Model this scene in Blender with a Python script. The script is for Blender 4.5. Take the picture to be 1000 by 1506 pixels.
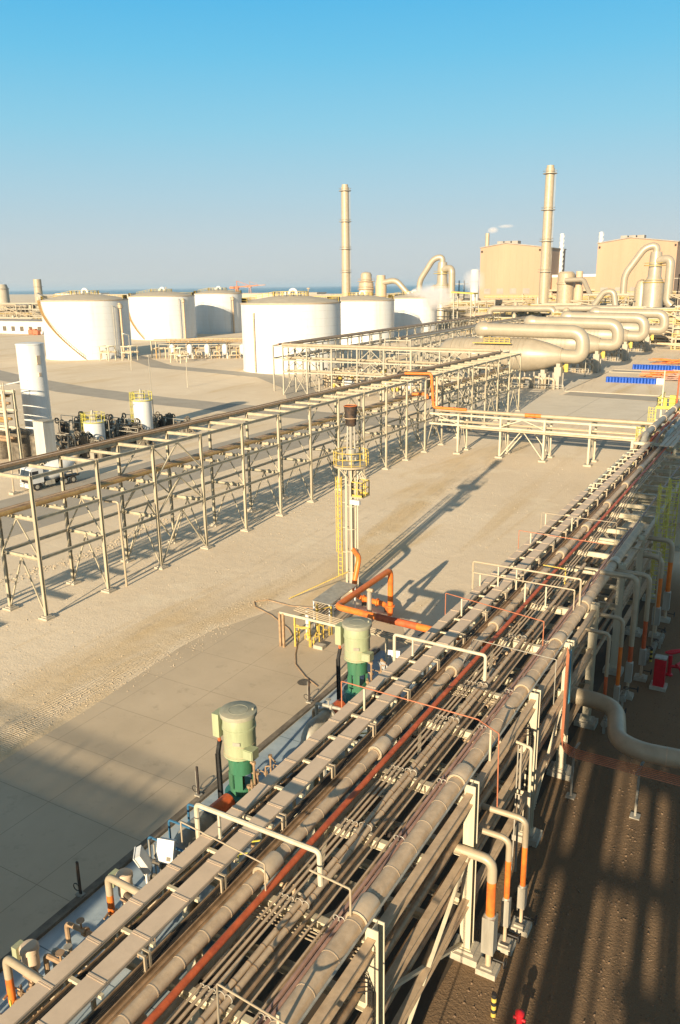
import bpy, math, random
from mathutils import Vector, Matrix
random.seed(7)
PI = math.pi
# ------------------------------------------------------------------ camera, sky, sun, exposure
scn = bpy.context.scene
for _o in list(bpy.data.objects): bpy.data.objects.remove(_o)
CAMH = 23.0
cam_d = bpy.data.cameras.new('camera'); cam = bpy.data.objects.new('camera', cam_d)
scn.collection.objects.link(cam); scn.camera = cam
cam_d.sensor_fit = 'VERTICAL'; cam_d.sensor_height = 36; cam_d.lens = 1183.1/1506*36
cam_d.clip_start = .5; cam_d.clip_end = 100000
_yaw, _p, _roll = .52236, .27439, -.01389
_F = Vector((-math.sin(_yaw)*math.cos(_p), math.cos(_yaw)*math.cos(_p), -math.sin(_p)))
_R = Vector((math.cos(_yaw), math.sin(_yaw), 0)); _U = _R.cross(_F)
_R2 = _R*math.cos(_roll)+_U*math.sin(_roll); _U2 = -_R*math.sin(_roll)+_U*math.cos(_roll)
_m = Matrix((_R2, _U2, -_F)).transposed().to_4x4(); _m.translation = Vector((0, 0, CAMH))
cam.matrix_world = _m
HAZE = .00007
SUN_EL = math.radians(15.8); SUN_AZ = math.atan2(.1065, -.9943)       # direction towards the sun: x=sin, y=cos
EXPO = .97
SKYS = .09*2**EXPO*.97      # turns a display value into a sky radiance
world = bpy.data.worlds.new('World'); scn.world = world; world.use_nodes = True
wn = world.node_tree; wn.nodes.clear()
sky = wn.nodes.new('ShaderNodeTexSky'); sky.sky_type = 'NISHITA'; sky.sun_disc = False
sky.sun_elevation = SUN_EL; sky.sun_rotation = SUN_AZ; sky.altitude = 0
sky.air_density = 1.0; sky.dust_density = .6; sky.ozone_density = 2.0
hsv = wn.nodes.new('ShaderNodeHueSaturation')
hsv.inputs['Hue'].default_value = .480; hsv.inputs['Saturation'].default_value = .30; hsv.inputs['Value'].default_value = .62
bg = wn.nodes.new('ShaderNodeBackground'); bg.inputs['Strength'].default_value = .09
wo = wn.nodes.new('ShaderNodeOutputWorld')
# low sky: the pale hazy band over the sea, by true direction; above it the plain sky texture
_tc = wn.nodes.new('ShaderNodeTexCoord'); _sx = wn.nodes.new('ShaderNodeSeparateXYZ'); wn.links.new(_tc.outputs['Generated'], _sx.inputs[0])
_rp = wn.nodes.new('ShaderNodeValToRGB'); _e = _rp.color_ramp.elements
_stops = [(0.0, (.56, .60, .61)), (.045, (.53, .62, .66)), (.10, (.41, .62, .73)), (.17, (.25, .60, .79)), (.24, (.13, .54, .82)), (.31, (.055, .46, .82))]
_e[0].position = 0; _e[1].position = .31
for _q in _stops[1:-1]: _e.new(_q[0])
for _i, (_pp, _cc) in enumerate(_stops): _e[_i].position = _pp; _e[_i].color = tuple(c/SKYS for c in _cc)+(1,)
wn.links.new(_sx.outputs['Z'], _rp.inputs[0])
_f = wn.nodes.new('ShaderNodeMapRange'); _f.inputs['From Min'].default_value = .33; _f.inputs['From Max'].default_value = .6; _f.inputs['To Min'].default_value = .92; _f.inputs['To Max'].default_value = 0
wn.links.new(_sx.outputs['Z'], _f.inputs[0])
_mx = wn.nodes.new('ShaderNodeMix'); _mx.data_type = 'RGBA'
wn.links.new(sky.outputs[0], hsv.inputs['Color']); wn.links.new(_f.outputs[0], _mx.inputs['Factor']); wn.links.new(hsv.outputs[0], _mx.inputs['A']); wn.links.new(_rp.outputs[0], _mx.inputs['B'])
wn.links.new(_mx.outputs['Result'], bg.inputs[0]); wn.links.new(bg.outputs[0], wo.inputs[0])
sun_d = bpy.data.lights.new('sun', 'SUN'); sun = bpy.data.objects.new('sun', sun_d); scn.collection.objects.link(sun)
sun_d.energy = 5.0; sun_d.angle = math.radians(.55); sun_d.color = (1, .80, .545)
_s = Vector((math.sin(SUN_AZ)*math.cos(SUN_EL), math.cos(SUN_AZ)*math.cos(SUN_EL), math.sin(SUN_EL)))
sun.rotation_euler = _s.to_track_quat('Z', 'Y').to_euler()
scn.view_settings.view_transform = 'Standard'; scn.view_settings.look = 'None'
scn.view_settings.exposure = EXPO; scn.view_settings.gamma = 1
scn.render.engine = 'CYCLES'
scn.cycles.max_bounces = 5; scn.cycles.volume_bounces = 3

# ------------------------------------------------------------------ materials
def mat(name, col, rough=.6, metal=0., var=.12, scale=3., bump=0., bscale=None, stain=None, streak=False, spec=.4):
    """painted / metal / mineral surface with soft dirt variation"""
    m = bpy.data.materials.new(name); m.use_nodes = True
    nt = m.node_tree; N = nt.nodes; L = nt.links
    b = N['Principled BSDF']; b.inputs['Roughness'].default_value = rough; b.inputs['Metallic'].default_value = metal
    b.inputs['Specular IOR Level'].default_value = spec
    g = N.new('ShaderNodeNewGeometry'); src = g.outputs['Position']
    if streak:
        mp = N.new('ShaderNodeMapping'); mp.inputs['Scale'].default_value = (1, 1, .12); L.new(src, mp.inputs[0]); src = mp.outputs[0]
    n = N.new('ShaderNodeTexNoise'); n.inputs['Scale'].default_value = scale; n.inputs['Detail'].default_value = 6; n.inputs['Roughness'].default_value = .65
    L.new(src, n.inputs['Vector'])
    r = N.new('ShaderNodeValToRGB')
    c0 = tuple(c*(1-var*1.6) for c in col)+(1,); c1 = tuple(min(1, c*(1+var*.7)) for c in col)+(1,)
    r.color_ramp.elements[0].color = c0; r.color_ramp.elements[0].position = .3
    r.color_ramp.elements[1].color = c1; r.color_ramp.elements[1].position = .7
    L.new(n.outputs['Fac'], r.inputs[0]); out = r.outputs[0]
    if stain:
        n2 = N.new('ShaderNodeTexNoise'); n2.inputs['Scale'].default_value = scale*.37; n2.inputs['Detail'].default_value = 8; n2.inputs['Roughness'].default_value = .75
        L.new(src, n2.inputs['Vector'])
        r2 = N.new('ShaderNodeValToRGB'); r2.color_ramp.elements[0].position = .52; r2.color_ramp.elements[1].position = .72
        L.new(n2.outputs['Fac'], r2.inputs[0])
        mx = N.new('ShaderNodeMix'); mx.data_type = 'RGBA'
        L.new(r2.outputs[0], mx.inputs['Factor']); L.new(out, mx.inputs['A']); mx.inputs['B'].default_value = tuple(stain)+(1,); out = mx.outputs['Result']
    L.new(out, b.inputs['Base Color'])
    if bump:
        nb = N.new('ShaderNodeTexNoise'); nb.inputs['Scale'].default_value = bscale or scale*4; nb.inputs['Detail'].default_value = 5
        L.new(g.outputs['Position'], nb.inputs['Vector'])
        bp = N.new('ShaderNodeBump'); bp.inputs['Strength'].default_value = bump; bp.inputs['Distance'].default_value = .05
        L.new(nb.outputs['Fac'], bp.inputs['Height']); L.new(bp.outputs[0], b.inputs['Normal'])
    return m
M = {}
M['steel'] = mat('cream_painted_steel', (.56, .51, .38), .5, 0, .12, 2.5, stain=(.40, .33, .24), streak=True)
M['steelleft'] = mat('dull_beige_steel', (.43, .385, .28), .55, 0, .16, 2.5, stain=(.32, .27, .19), streak=True)
M['steelfar'] = mat('pale_galvanised_steel', (.40, .37, .29), .55, 0, .12, 1.5)
M['galv'] = mat('weathered_galvanised_steel', (.40, .38, .32), .5, .15, .2, 3, stain=(.26, .20, .14), streak=True)
M['clad'] = mat('beige_pipe_cladding', (.57, .43, .285), .55, .04, .16, 2.6, stain=(.40, .285, .18))
M['cladlight'] = mat('pale_pipe_cladding', (.44, .365, .255), .42, .12, .12, 1.2, stain=(.46, .38, .28))
M['sleeve'] = mat('bright_pipe_sleeve', (.58, .46, .32), .45, .05, .12, 3)
M['tray'] = mat('dusty_tray_cover', (.64, .50, .36), .62, 0, .08, 1.4, stain=(.54, .42, .30))
M['traydark'] = mat('dark_tray_rail', (.12, .11, .10), .6, .2, .3, 4)
M['cable'] = mat('black_cable', (.035, .033, .03), .6, 0, .4, 6)
M['brown'] = mat('brown_bare_pipe', (.42, .285, .17), .5, .2, .25, 3, stain=(.26, .17, .105))
M['gold'] = mat('golden_brown_pipe', (.46, .30, .12), .45, .2, .2, 1.5, stain=(.28, .16, .07))
M['pink'] = mat('dull_pink_pipe', (.42, .26, .20), .5, 0, .2, 2)
M['rust'] = mat('rust_red_paint', (.56, .12, .04), .5, 0, .22, 3, stain=(.30, .05, .025))
M['orange'] = mat('orange_paint', (.75, .20, .035), .42, 0, .14, 3, stain=(.55, .10, .03))
M['copper'] = mat('orange_copper_tube', (.58, .22, .12), .4, .3, .15, 3)
M['white'] = mat('white_tank_paint', (.64, .66, .66), .5, 0, .04, .6, stain=(.58, .56, .50), streak=True)
M['seam'] = mat('tank_seam', (.54, .54, .52), .6, 0, .1, .5)
M['roof'] = mat('dusty_tank_roof', (.46, .41, .32), .75, 0, .1, .5)
M['whitesmall'] = mat('white_equipment_paint', (.62, .64, .64), .45, 0, .08, 2, stain=(.60, .55, .47), streak=True)
M['yellow'] = mat('yellow_safety_paint', (.60, .44, .09), .55, 0, .14, 3)
M['lemon'] = mat('lemon_yellow_paint', (.60, .54, .09), .55, 0, .12, 3)
M['green'] = mat('pump_green_paint', (.045, .17, .095), .45, 0, .2, 3, stain=(.08, .18, .10), streak=True)
M['palegreen'] = mat('pale_green_motor_paint', (.34, .385, .235), .55, 0, .12, 3, stain=(.37, .35, .24), streak=True)
M['teal'] = mat('blue_green_paint', (.05, .22, .20), .5, 0, .2, 3)
M['cap'] = mat('dusty_motor_cap', (.33, .33, .25), .7, 0, .12, 3, stain=(.42, .36, .26))
M['dark'] = mat('soot_dark_steel', (.05, .04, .035), .7, .2, .4, 3, stain=(.16, .09, .05))
M['black'] = mat('black_paint', (.03, .03, .03), .5, 0, .3, 4)
M['concrete'] = mat('grey_footing_concrete', (.44, .40, .32), .85, 0, .15, 3, bump=.2, bscale=20)
M['building'] = mat('sand_coloured_cladding', (.42, .28, .185), .7, 0, .06, .10, stain=(.37, .245, .16), streak=True)
M['buildroof'] = mat('dull_roof_sheet', (.34, .31, .27), .8, 0, .15, .3)
M['vessel'] = mat('aluminium_clad_vessel', (.36, .315, .24), .42, .12, .1, .5, stain=(.30, .255, .185))
M['duct'] = mat('aluminium_clad_duct', (.38, .335, .255), .38, .15, .08, .4)
M['blue'] = mat('blue_drum', (.02, .10, .50), .4, 0, .2, 1)
M['cyan'] = mat('light_blue_tube', (.12, .38, .55), .4, 0, .1, 2)
M['darkblue'] = mat('dark_blue_paint', (.04, .14, .26), .45, 0, .2, 3)
M['red'] = mat('fire_red_paint', (.52, .02, .03), .4, 0, .15, 3)
M['glass'] = mat('dark_glass', (.03, .035, .04), .08, 0, .2, 2, spec=.8)
M['stone'] = mat('sandy_stone', (.50, .41, .29), .9, 0, .2, 8)
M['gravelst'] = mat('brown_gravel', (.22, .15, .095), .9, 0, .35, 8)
M['kerb'] = mat('stained_kerb', (.20, .17, .13), .85, 0, .35, 1.2, stain=(.12, .10, .08))
M['galvlight'] = mat('light_grey_sheet', (.50, .50, .47), .55, .1, .1, 1.5, stain=(.40, .38, .33), streak=True)
M['rubber'] = mat('tyre_rubber', (.03, .03, .03), .8, 0, .3, 5)
M['machine'] = mat('grimy_machinery', (.16, .14, .11), .6, .3, .4, 2, stain=(.28, .22, .15))

def ground_mat():
    m = bpy.data.materials.new('desert_sand'); m.use_nodes = True; nt = m.node_tree; N = nt.nodes; L = nt.links
    b = N['Principled BSDF']; b.inputs['Roughness'].default_value = .95; b.inputs['Specular IOR Level'].default_value = .1
    g = N.new('ShaderNodeNewGeometry'); P = g.outputs['Position']
    def noise(s, d=5, r=.6, vec=P, dist=0):
        n = N.new('ShaderNodeTexNoise'); n.inputs['Scale'].default_value = s; n.inputs['Detail'].default_value = d
        n.inputs['Roughness'].default_value = r; n.inputs['Distortion'].default_value = dist; L.new(vec, n.inputs['Vector']); return n.outputs['Fac']
    def ramp(f, a, ca, bb, cb):
        r = N.new('ShaderNodeValToRGB'); e = r.color_ramp.elements
        e[0].position = a; e[0].color = ca; e[1].position = bb; e[1].color = cb; L.new(f, r.inputs[0]); return r.outputs[0]
    def mix(f, a, c, t='MIX'):
        x = N.new('ShaderNodeMix'); x.data_type = 'RGBA'; x.blend_type = t
        if isinstance(f, float): x.inputs['Factor'].default_value = f
        else: L.new(f, x.inputs['Factor'])
        for s, v in (('A', a), ('B', c)):
            if isinstance(v, tuple): x.inputs[s].default_value = v
            else: L.new(v, x.inputs[s])
        return x.outputs['Result']
    W = (1, 1, 1, 1); K = (0, 0, 0, 1)
    base = ramp(noise(.05, 6), .35, (.68, .565, .41, 1), .68, (.78, .665, .50, 1))
    mpw = N.new('ShaderNodeMapping'); mpw.inputs['Scale'].default_value = (.12, .018, 1); mpw.inputs['Rotation'].default_value = (0, 0, .9); L.new(P, mpw.inputs[0])
    base = mix(ramp(noise(1., 6, .65, mpw.outputs[0], 1.), .54, K, .70, W), base, (.62, .47, .27, 1))
    base = mix(ramp(noise(2.2, 6, .75), .56, K, .80, (.35, .35, .35, 1)), base, (.52, .42, .29, 1))
    base = mix(ramp(noise(11, 4, .7), .60, K, .78, (.5, .5, .5, 1)), base, (.50, .40, .27, 1))
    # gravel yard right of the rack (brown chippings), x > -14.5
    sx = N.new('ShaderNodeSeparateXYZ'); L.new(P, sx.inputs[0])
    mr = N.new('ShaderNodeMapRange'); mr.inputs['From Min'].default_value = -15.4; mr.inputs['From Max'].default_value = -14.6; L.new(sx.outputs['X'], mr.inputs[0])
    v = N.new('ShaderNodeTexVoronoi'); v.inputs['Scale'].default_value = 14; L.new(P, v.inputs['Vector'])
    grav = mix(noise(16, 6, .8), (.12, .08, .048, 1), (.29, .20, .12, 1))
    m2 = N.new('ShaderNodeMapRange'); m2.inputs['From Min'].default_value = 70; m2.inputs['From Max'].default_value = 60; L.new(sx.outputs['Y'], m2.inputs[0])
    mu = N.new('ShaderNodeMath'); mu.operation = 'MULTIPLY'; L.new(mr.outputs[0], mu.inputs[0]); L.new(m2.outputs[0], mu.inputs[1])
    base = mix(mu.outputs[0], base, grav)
    def mt(op, a, c):
        x = N.new('ShaderNodeMath'); x.operation = op
        for i, v_ in enumerate((a, c)):
            if v_ is None: continue
            if isinstance(v_, (int, float)): x.inputs[i].default_value = v_
            else: L.new(v_, x.inputs[i])
        return x.outputs[0]
    brk = ramp(noise(.35, 4, .6), .42, K, .62, (.62, .62, .62, 1))
    for x0, sl, am, fr in ((-38.5, .02, 1.2, .07), (-24, -.10, 1.5, .05), (-33, -.03, 2.2, .04), (-62, .01, 1.0, .06), (-118, .25, 3, .03)):
        cx = mt('ADD', mt('MULTIPLY', sx.outputs['Y'], sl), mt('MULTIPLY', mt('SINE', mt('MULTIPLY', sx.outputs['Y'], fr), None), am))
        d = mt('ABSOLUTE', mt('SUBTRACT', mt('ABSOLUTE', mt('SUBTRACT', sx.outputs['X'], mt('ADD', cx, x0)), None), .95), None)
        m_ = N.new('ShaderNodeMapRange'); m_.inputs['From Min'].default_value = .26; m_.inputs['From Max'].default_value = .12; m_.inputs['To Max'].default_value = .5; L.new(d, m_.inputs[0])
        base = mix(mt('MULTIPLY', m_.outputs[0], brk), base, (.47, .375, .255, 1))
    base = mix(ramp(noise(.16, 3, .5), .60, K, .66, (.4, .4, .4, 1)), base, (.80, .70, .53, 1))
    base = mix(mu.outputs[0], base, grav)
    L.new(base, b.inputs['Base Color'])
    # bump: coarse undulation, clods, tyre lugs along the slab edge
    h1 = noise(.9, 6, .6); h2 = noise(7, 6, .75)
    def math_(op, a, c):
        x = N.new('ShaderNodeMath'); x.operation = op
        for i, v_ in enumerate((a, c)):
            if isinstance(v_, (int, float)): x.inputs[i].default_value = v_
            else: L.new(v_, x.inputs[i])
        return x.outputs[0]
    wob = math_('MULTIPLY', math_('SUBTRACT', noise(.12, 2), .5), 3.)
    dx = math_('ABSOLUTE', math_('ADD', math_('ADD', sx.outputs['X'], 34.4), wob), 0)
    band = N.new('ShaderNodeMapRange'); band.inputs['From Min'].default_value = 1.1; band.inputs['From Max'].default_value = .2; L.new(dx, band.inputs[0])
    wv = N.new('ShaderNodeTexWave'); wv.bands_direction = 'Y'; wv.inputs['Scale'].default_value = 2.3; wv.inputs['Distortion'].default_value = 5; wv.inputs['Detail'].default_value = 4; L.new(P, wv.inputs['Vector'])
    lug = math_('MULTIPLY', math_('MULTIPLY', wv.outputs['Fac'], math_('MULTIPLY', band.outputs[0], noise(.5, 3))), .55)
    rut = N.new('ShaderNodeMapRange'); rut.inputs['From Min'].default_value = 2.2; rut.inputs['From Max'].default_value = 0; rut.inputs['To Max'].default_value = 1.4; L.new(dx, rut.inputs[0])
    cl = noise(2.6, 8, .85)
    hs = math_('ADD', math_('ADD', math_('MULTIPLY', h1, .45), math_('MULTIPLY', h2, .40)), math_('ADD', lug, math_('MULTIPLY', math_('MULTIPLY', rut.outputs[0], cl), .9)))
    hs = math_('ADD', hs, math_('MULTIPLY', math_('MULTIPLY', v.outputs['Distance'], mu.outputs[0]), .12))
    bp = N.new('ShaderNodeBump'); bp.inputs['Strength'].default_value = .75; bp.inputs['Distance'].default_value = .13
    L.new(hs, bp.inputs['Height']); L.new(bp.outputs[0], b.inputs['Normal'])
    return m
def slab_mat(name, col, dark, jx=None, jy=None, ox=0, oy=0, jw=.02):
    m = bpy.data.materials.new(name); m.use_nodes = True; nt = m.node_tree; N = nt.nodes; L = nt.links
    b = N['Principled BSDF']; b.inputs['Roughness'].default_value = .8; b.inputs['Specular IOR Level'].default_value = .25
    g = N.new('ShaderNodeNewGeometry'); P = g.outputs['Position']
    def nz(s, d, r):
        n = N.new('ShaderNodeTexNoise'); n.inputs['Scale'].default_value = s; n.inputs['Detail'].default_value = d; n.inputs['Roughness'].default_value = r; L.new(P, n.inputs['Vector']); return n.outputs['Fac']
    r = N.new('ShaderNodeValToRGB'); r.color_ramp.elements[0].position = .3; r.color_ramp.elements[1].position = .68
    r.color_ramp.elements[0].color = dark+(1,); r.color_ramp.elements[1].color = col+(1,); L.new(nz(.22, 8, .62), r.inputs[0])
    out = r.outputs[0]
    def mixd(f, c, out):
        x = N.new('ShaderNodeMix'); x.data_type = 'RGBA'; L.new(f, x.inputs['Factor']); L.new(out, x.inputs['A']); x.inputs['B'].default_value = c+(1,); return x.outputs['Result']
    r2 = N.new('ShaderNodeValToRGB'); r2.color_ramp.elements[0].position = .56; r2.color_ramp.elements[1].position = .72; r2.color_ramp.elements[1].color = (.5, .5, .5, 1)
    L.new(nz(.9, 8, .75), r2.inputs[0]); out = mixd(r2.outputs[0], tuple(c*.62 for c in dark), out)
    if jx:
        s = N.new('ShaderNodeSeparateXYZ'); L.new(P, s.inputs[0])
        for ax, per, off in (('X', jx, ox), ('Y', jy, oy)):
            a = N.new('ShaderNodeMath'); a.operation = 'SUBTRACT'; L.new(s.outputs[ax], a.inputs[0]); a.inputs[1].default_value = off
            c = N.new('ShaderNodeMath'); c.operation = 'PINGPONG'; L.new(a.outputs[0], c.inputs[0]); c.inputs[1].default_value = per/2
            d = N.new('ShaderNodeMath'); d.operation = 'LESS_THAN'; L.new(c.outputs[0], d.inputs[0]); d.inputs[1].default_value = jw
            out = mixd(d.outputs[0], tuple(c_*.62 for c_ in dark), out)
    L.new(out, b.inputs['Base Color'])
    bp = N.new('ShaderNodeBump'); bp.inputs['Strength'].default_value = .15; bp.inputs['Distance'].default_value = .02; L.new(nz(14, 5, .7), bp.inputs['Height']); L.new(bp.outputs[0], b.inputs['Normal'])
    return m
M['sand'] = ground_mat()
M['slab'] = slab_mat('jointed_concrete_slab', (.56, .465, .335), (.46, .38, .27), 3.9, 4.0, -24.25, 17.3, .013)
M['trench'] = slab_mat('skylight_tinted_concrete', (.48, .56, .60), (.17, .24, .30), 40, 4.0, 5, 15.2)  # light grey concrete, its blue painted in for skylight in the shade
M['asphalt'] = slab_mat('dusty_asphalt', (.42, .38, .31), (.34, .305, .25))
M['rackshade'] = slab_mat('shade_darkened_ground', (.10, .078, .055), (.06, .048, .036))  # dark colour stands in for the shade under the near rack
M['plaza'] = slab_mat('pale_dusty_paving', (.68, .61, .49), (.60, .53, .41), 12, 12, 0, 0, .05)

# ------------------------------------------------------------------ mesh builder
class MB:
    def __init__(s): s.v = []; s.f = []
    def add(s, vs, fs):
        n = len(s.v); s.v += [Vector(v) for v in vs]; s.f += [tuple(i+n for i in f) for f in fs]; return s
    def box(s, c, d, rz=0):
        x, y, z = d[0]/2, d[1]/2, d[2]/2; c = Vector(c); R = Matrix.Rotation(rz, 3, 'Z')
        vs = [c+R@Vector((a*x, b*y, e*z)) for a in (-1, 1) for b in (-1, 1) for e in (-1, 1)]
        return s.add(vs, [(0, 1, 3, 2), (4, 6, 7, 5), (0, 4, 5, 1), (2, 3, 7, 6), (0, 2, 6, 4), (1, 5, 7, 3)])
    def bb(s, x0, x1, y0, y1, z0, z1): return s.box(((x0+x1)/2, (y0+y1)/2, (z0+z1)/2), (x1-x0, y1-y0, z1-z0))
    def bar(s, p0, p1, w, h=None, up=None, off=(0, 0)):
        """rectangular bar; w across, h along 'up'; off shifts the section (across, up)"""
        h = h or w; p0 = Vector(p0); p1 = Vector(p1); d = (p1-p0)
        if d.length < 1e-6: return s
        d.normalize(); u = Vector(up) if up else (Vector((0, 0, 1)) if abs(d.z) < .9 else Vector((0, 1, 0)))
        a = d.cross(u).normalized(); u = a.cross(d).normalized()
        vs = [p+a*(off[0]+i*w/2)+u*(off[1]+j*h/2) for p in (p0, p1) for i, j in ((-1, -1), (1, -1), (1, 1), (-1, 1))]
        return s.add(vs, [(3, 2, 1, 0), (4, 5, 6, 7), (0, 1, 5, 4), (1, 2, 6, 5), (2, 3, 7, 6), (3, 0, 4, 7)])
    def ibeam(s, p0, p1, w, h, up=None, t=.025):
        s.bar(p0, p1, w, t, up, (0, h/2-t/2)); s.bar(p0, p1, w, t, up, (0, -h/2+t/2)); return s.bar(p0, p1, t*.8, h-2*t, up)
    def tube(s, pts, r, n=8, cap=True):
        pts = [Vector(p) for p in pts]
        if isinstance(r, (int, float)): r = [r]*len(pts)
        k = len(pts); base = len(s.v); T = []
        for i in range(k):
            a = pts[max(0, i-1)]; b = pts[min(k-1, i+1)]; T.append((b-a).normalized() if (b-a).length > 1e-9 else Vector((0, 0, 1)))
        u = T[0].orthogonal().normalized()
        if abs(T[0].z) < .9: u = Vector((0, 0, 1)).cross(T[0]).normalized()
        for i in range(k):
            if i:
                q = T[i-1].rotation_difference(T[i]); u = q@u
            w = T[i].cross(u).normalized()
            for j in range(n):
                a = 2*PI*j/n; s.v.append(pts[i]+(u*math.cos(a)+w*math.sin(a))*r[i])
        for i in range(k-1):
            for j in range(n):
                a = base+i*n+j; b = base+i*n+(j+1) % n; s.f.append((a, b, b+n, a+n))
        if cap:
            s.f.append(tuple(base+j for j in range(n))[::-1]); s.f.append(tuple(base+(k-1)*n+j for j in range(n)))
        return s
    def pipe(s, pts, r, bend=None, n=10, seg=5):
        """polyline with rounded corners"""
        pts = [Vector(p) for p in pts]; bend = bend or r*2.2; out = [pts[0]]
        for i in range(1, len(pts)-1):
            a, b, c = pts[i-1], pts[i], pts[i+1]; d0 = (a-b); d1 = (c-b); l = min(bend, d0.length*.49, d1.length*.49)
            p = b+d0.normalized()*l; q = b+d1.normalized()*l
            for j in range(seg+1):
                t = j/seg; out.append(p*(1-t)**2+b*2*t*(1-t)+q*t*t)
        out.append(pts[-1]); return s.tube(out, r, n)
    def lathe(s, c, prof, n=24, axis='Z'):
        """prof: list of (r, h) from bottom to top"""
        c = Vector(c); base = len(s.v)
        for r, h in prof:
            for j in range(n):
                a = 2*PI*j/n; x, y = max(r, 1e-4)*math.cos(a), max(r, 1e-4)*math.sin(a)
                if axis == 'Z': p = (x, y, h)
                elif axis == 'X': p = (h, x, y)
                else: p = (x, h, y)
                s.v.append(c+Vector(p))
        for i in range(len(prof)-1):
            for j in range(n):
                a = base+i*n+j; b = base+i*n+(j+1) % n; s.f.append((a, b, b+n, a+n))
        s.f.append(tuple(base+j for j in range(n))[::-1]); s.f.append(tuple(base+(len(prof)-1)*n+j for j in range(n)))
        return s
    def ring(s, c, R, r, n=32, a0=0, a1=2*PI, axis='Z', m=6):
        pts = []
        full = abs(a1-a0-2*PI) < 1e-6
        for i in range(n+1):
            a = a0+(a1-a0)*i/n; x, y = R*math.cos(a), R*math.sin(a)
            pts.append(Vector(c)+(Vector((x, y, 0)) if axis == 'Z' else Vector((x, 0, y)) if axis == 'Y' else Vector((0, x, y))))
        return s.tube(pts, r, m, not full)
WL = {}
def O(name, mb, m, parent=None, label=None, cat=None, group=None, kind=None):
    """link the builder as ONE mesh object; vertices are in world coordinates"""
    me = bpy.data.meshes.new(name)
    if parent is not None: org = WL[parent.name]
    else:
        xs = [v.x for v in mb.v]; ys = [v.y for v in mb.v]; zs = [v.z for v in mb.v]
        org = Vector(((min(xs)+max(xs))/2, (min(ys)+max(ys))/2, min(zs))) if kind != 'structure' else Vector((0, 0, 0))
    me.from_pydata([tuple(v-org) for v in mb.v], [], mb.f)
    if isinstance(m, tuple):
        me.materials.append(M[m[0]]); me.materials.append(M[m[1]]); me.polygons.foreach_set('material_index', [0 if i < m[2] else 1 for i in range(len(me.polygons))])
    else: me.materials.append(M[m] if isinstance(m, str) else m)
    me.polygons.foreach_set('use_smooth', [True]*len(me.polygons)); me.update()
    me.set_sharp_from_angle(angle=math.radians(38))
    o = bpy.data.objects.new(name, me); scn.collection.objects.link(o)
    if parent is not None: o.parent = parent
    else: o.location = org
    WL[o.name] = org
    return tag(o, label, cat, group, kind)
def tag(o, label=None, cat=None, group=None, kind=None):
    if label: o['label'] = label
    if cat: o['category'] = cat
    if group: o['group'] = group
    if kind: o['kind'] = kind
    return o
def T(name, loc, label, cat, group=None):
    o = bpy.data.objects.new(name, None); scn.collection.objects.link(o); o.location = loc; o.empty_display_size = .3
    WL[o.name] = Vector(loc); return tag(o, label, cat, group)
KIDS = {}
def dup(root, loc, rz=None, label=None, group=None):
    r = root.copy(); scn.collection.objects.link(r); r.location = loc
    if rz is not None: r.rotation_euler = (0, 0, rz)
    WL[r.name] = Vector(loc)
    if label: r['label'] = label
    if group: r['group'] = group
    for ch in list(root.children):
        c = ch.copy(); scn.collection.objects.link(c); c.parent = r
        for g in list(ch.children):
            d = g.copy(); scn.collection.objects.link(d); d.parent = c
    return r
def railing(mb, pts, h=1.05, r=.025, closed=False, step=1.5, toe=True, mid=True):
    pts = [Vector(p) for p in pts]
    if closed: pts = pts+[pts[0]]
    for a, b in zip(pts[:-1], pts[1:]):
        n = max(1, round((b-a).length/step)); Z = Vector((0, 0, 1))
        mb.bar(a+Z*h, b+Z*h, r*2)
        if mid: mb.bar(a+Z*h*.52, b+Z*h*.52, r*1.6)
        if toe: mb.bar(a+Z*.07, b+Z*.07, .012, .13)
        for i in range(n+1):
            p = a+(b-a)*i/n; mb.bar(p, p+Z*h, r*2)
    return mb
def ladder(mb, x, y, z0, z1, w=.45, dx=1, dy=0, cage=True, r=.025, cr=.38, side=1):
    """caged ladder; (dx,dy) = direction along the rungs"""
    d = Vector((dx, dy, 0)).normalized(); nrm = Vector((-d.y, d.x, 0))*side; c = Vector((x, y, 0))
    for sg in (-1, 1): mb.bar(c+d*sg*w/2+Vector((0, 0, z0)), c+d*sg*w/2+Vector((0, 0, z1)), r*2)
    k = int((z1-z0)/.35)
    for i in range(k): mb.bar(c-d*w/2+Vector((0, 0, z0+.2+i*.35)), c+d*w/2+Vector((0, 0, z0+.2+i*.35)), r*1.2)
    if cage:
        zz = z0+2.2; hoops = []
        while zz < z1+.05:
            pts = [c+d*math.cos(a)*cr-nrm*0+nrm*math.sin(a)*cr*1.7+Vector((0, 0, zz)) for a in [PI*i/8 for i in range(9)]]
            mb.tube(pts, r*.8, 4); zz += .9
        for a in (PI*.15, PI*.38, PI*.62, PI*.85):
            p = c+d*math.cos(a)*cr+nrm*math.sin(a)*cr*1.7
            mb.bar(p+Vector((0, 0, z0+2.2)), p+Vector((0, 0, z1)), r*1.2)
    return mb

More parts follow.
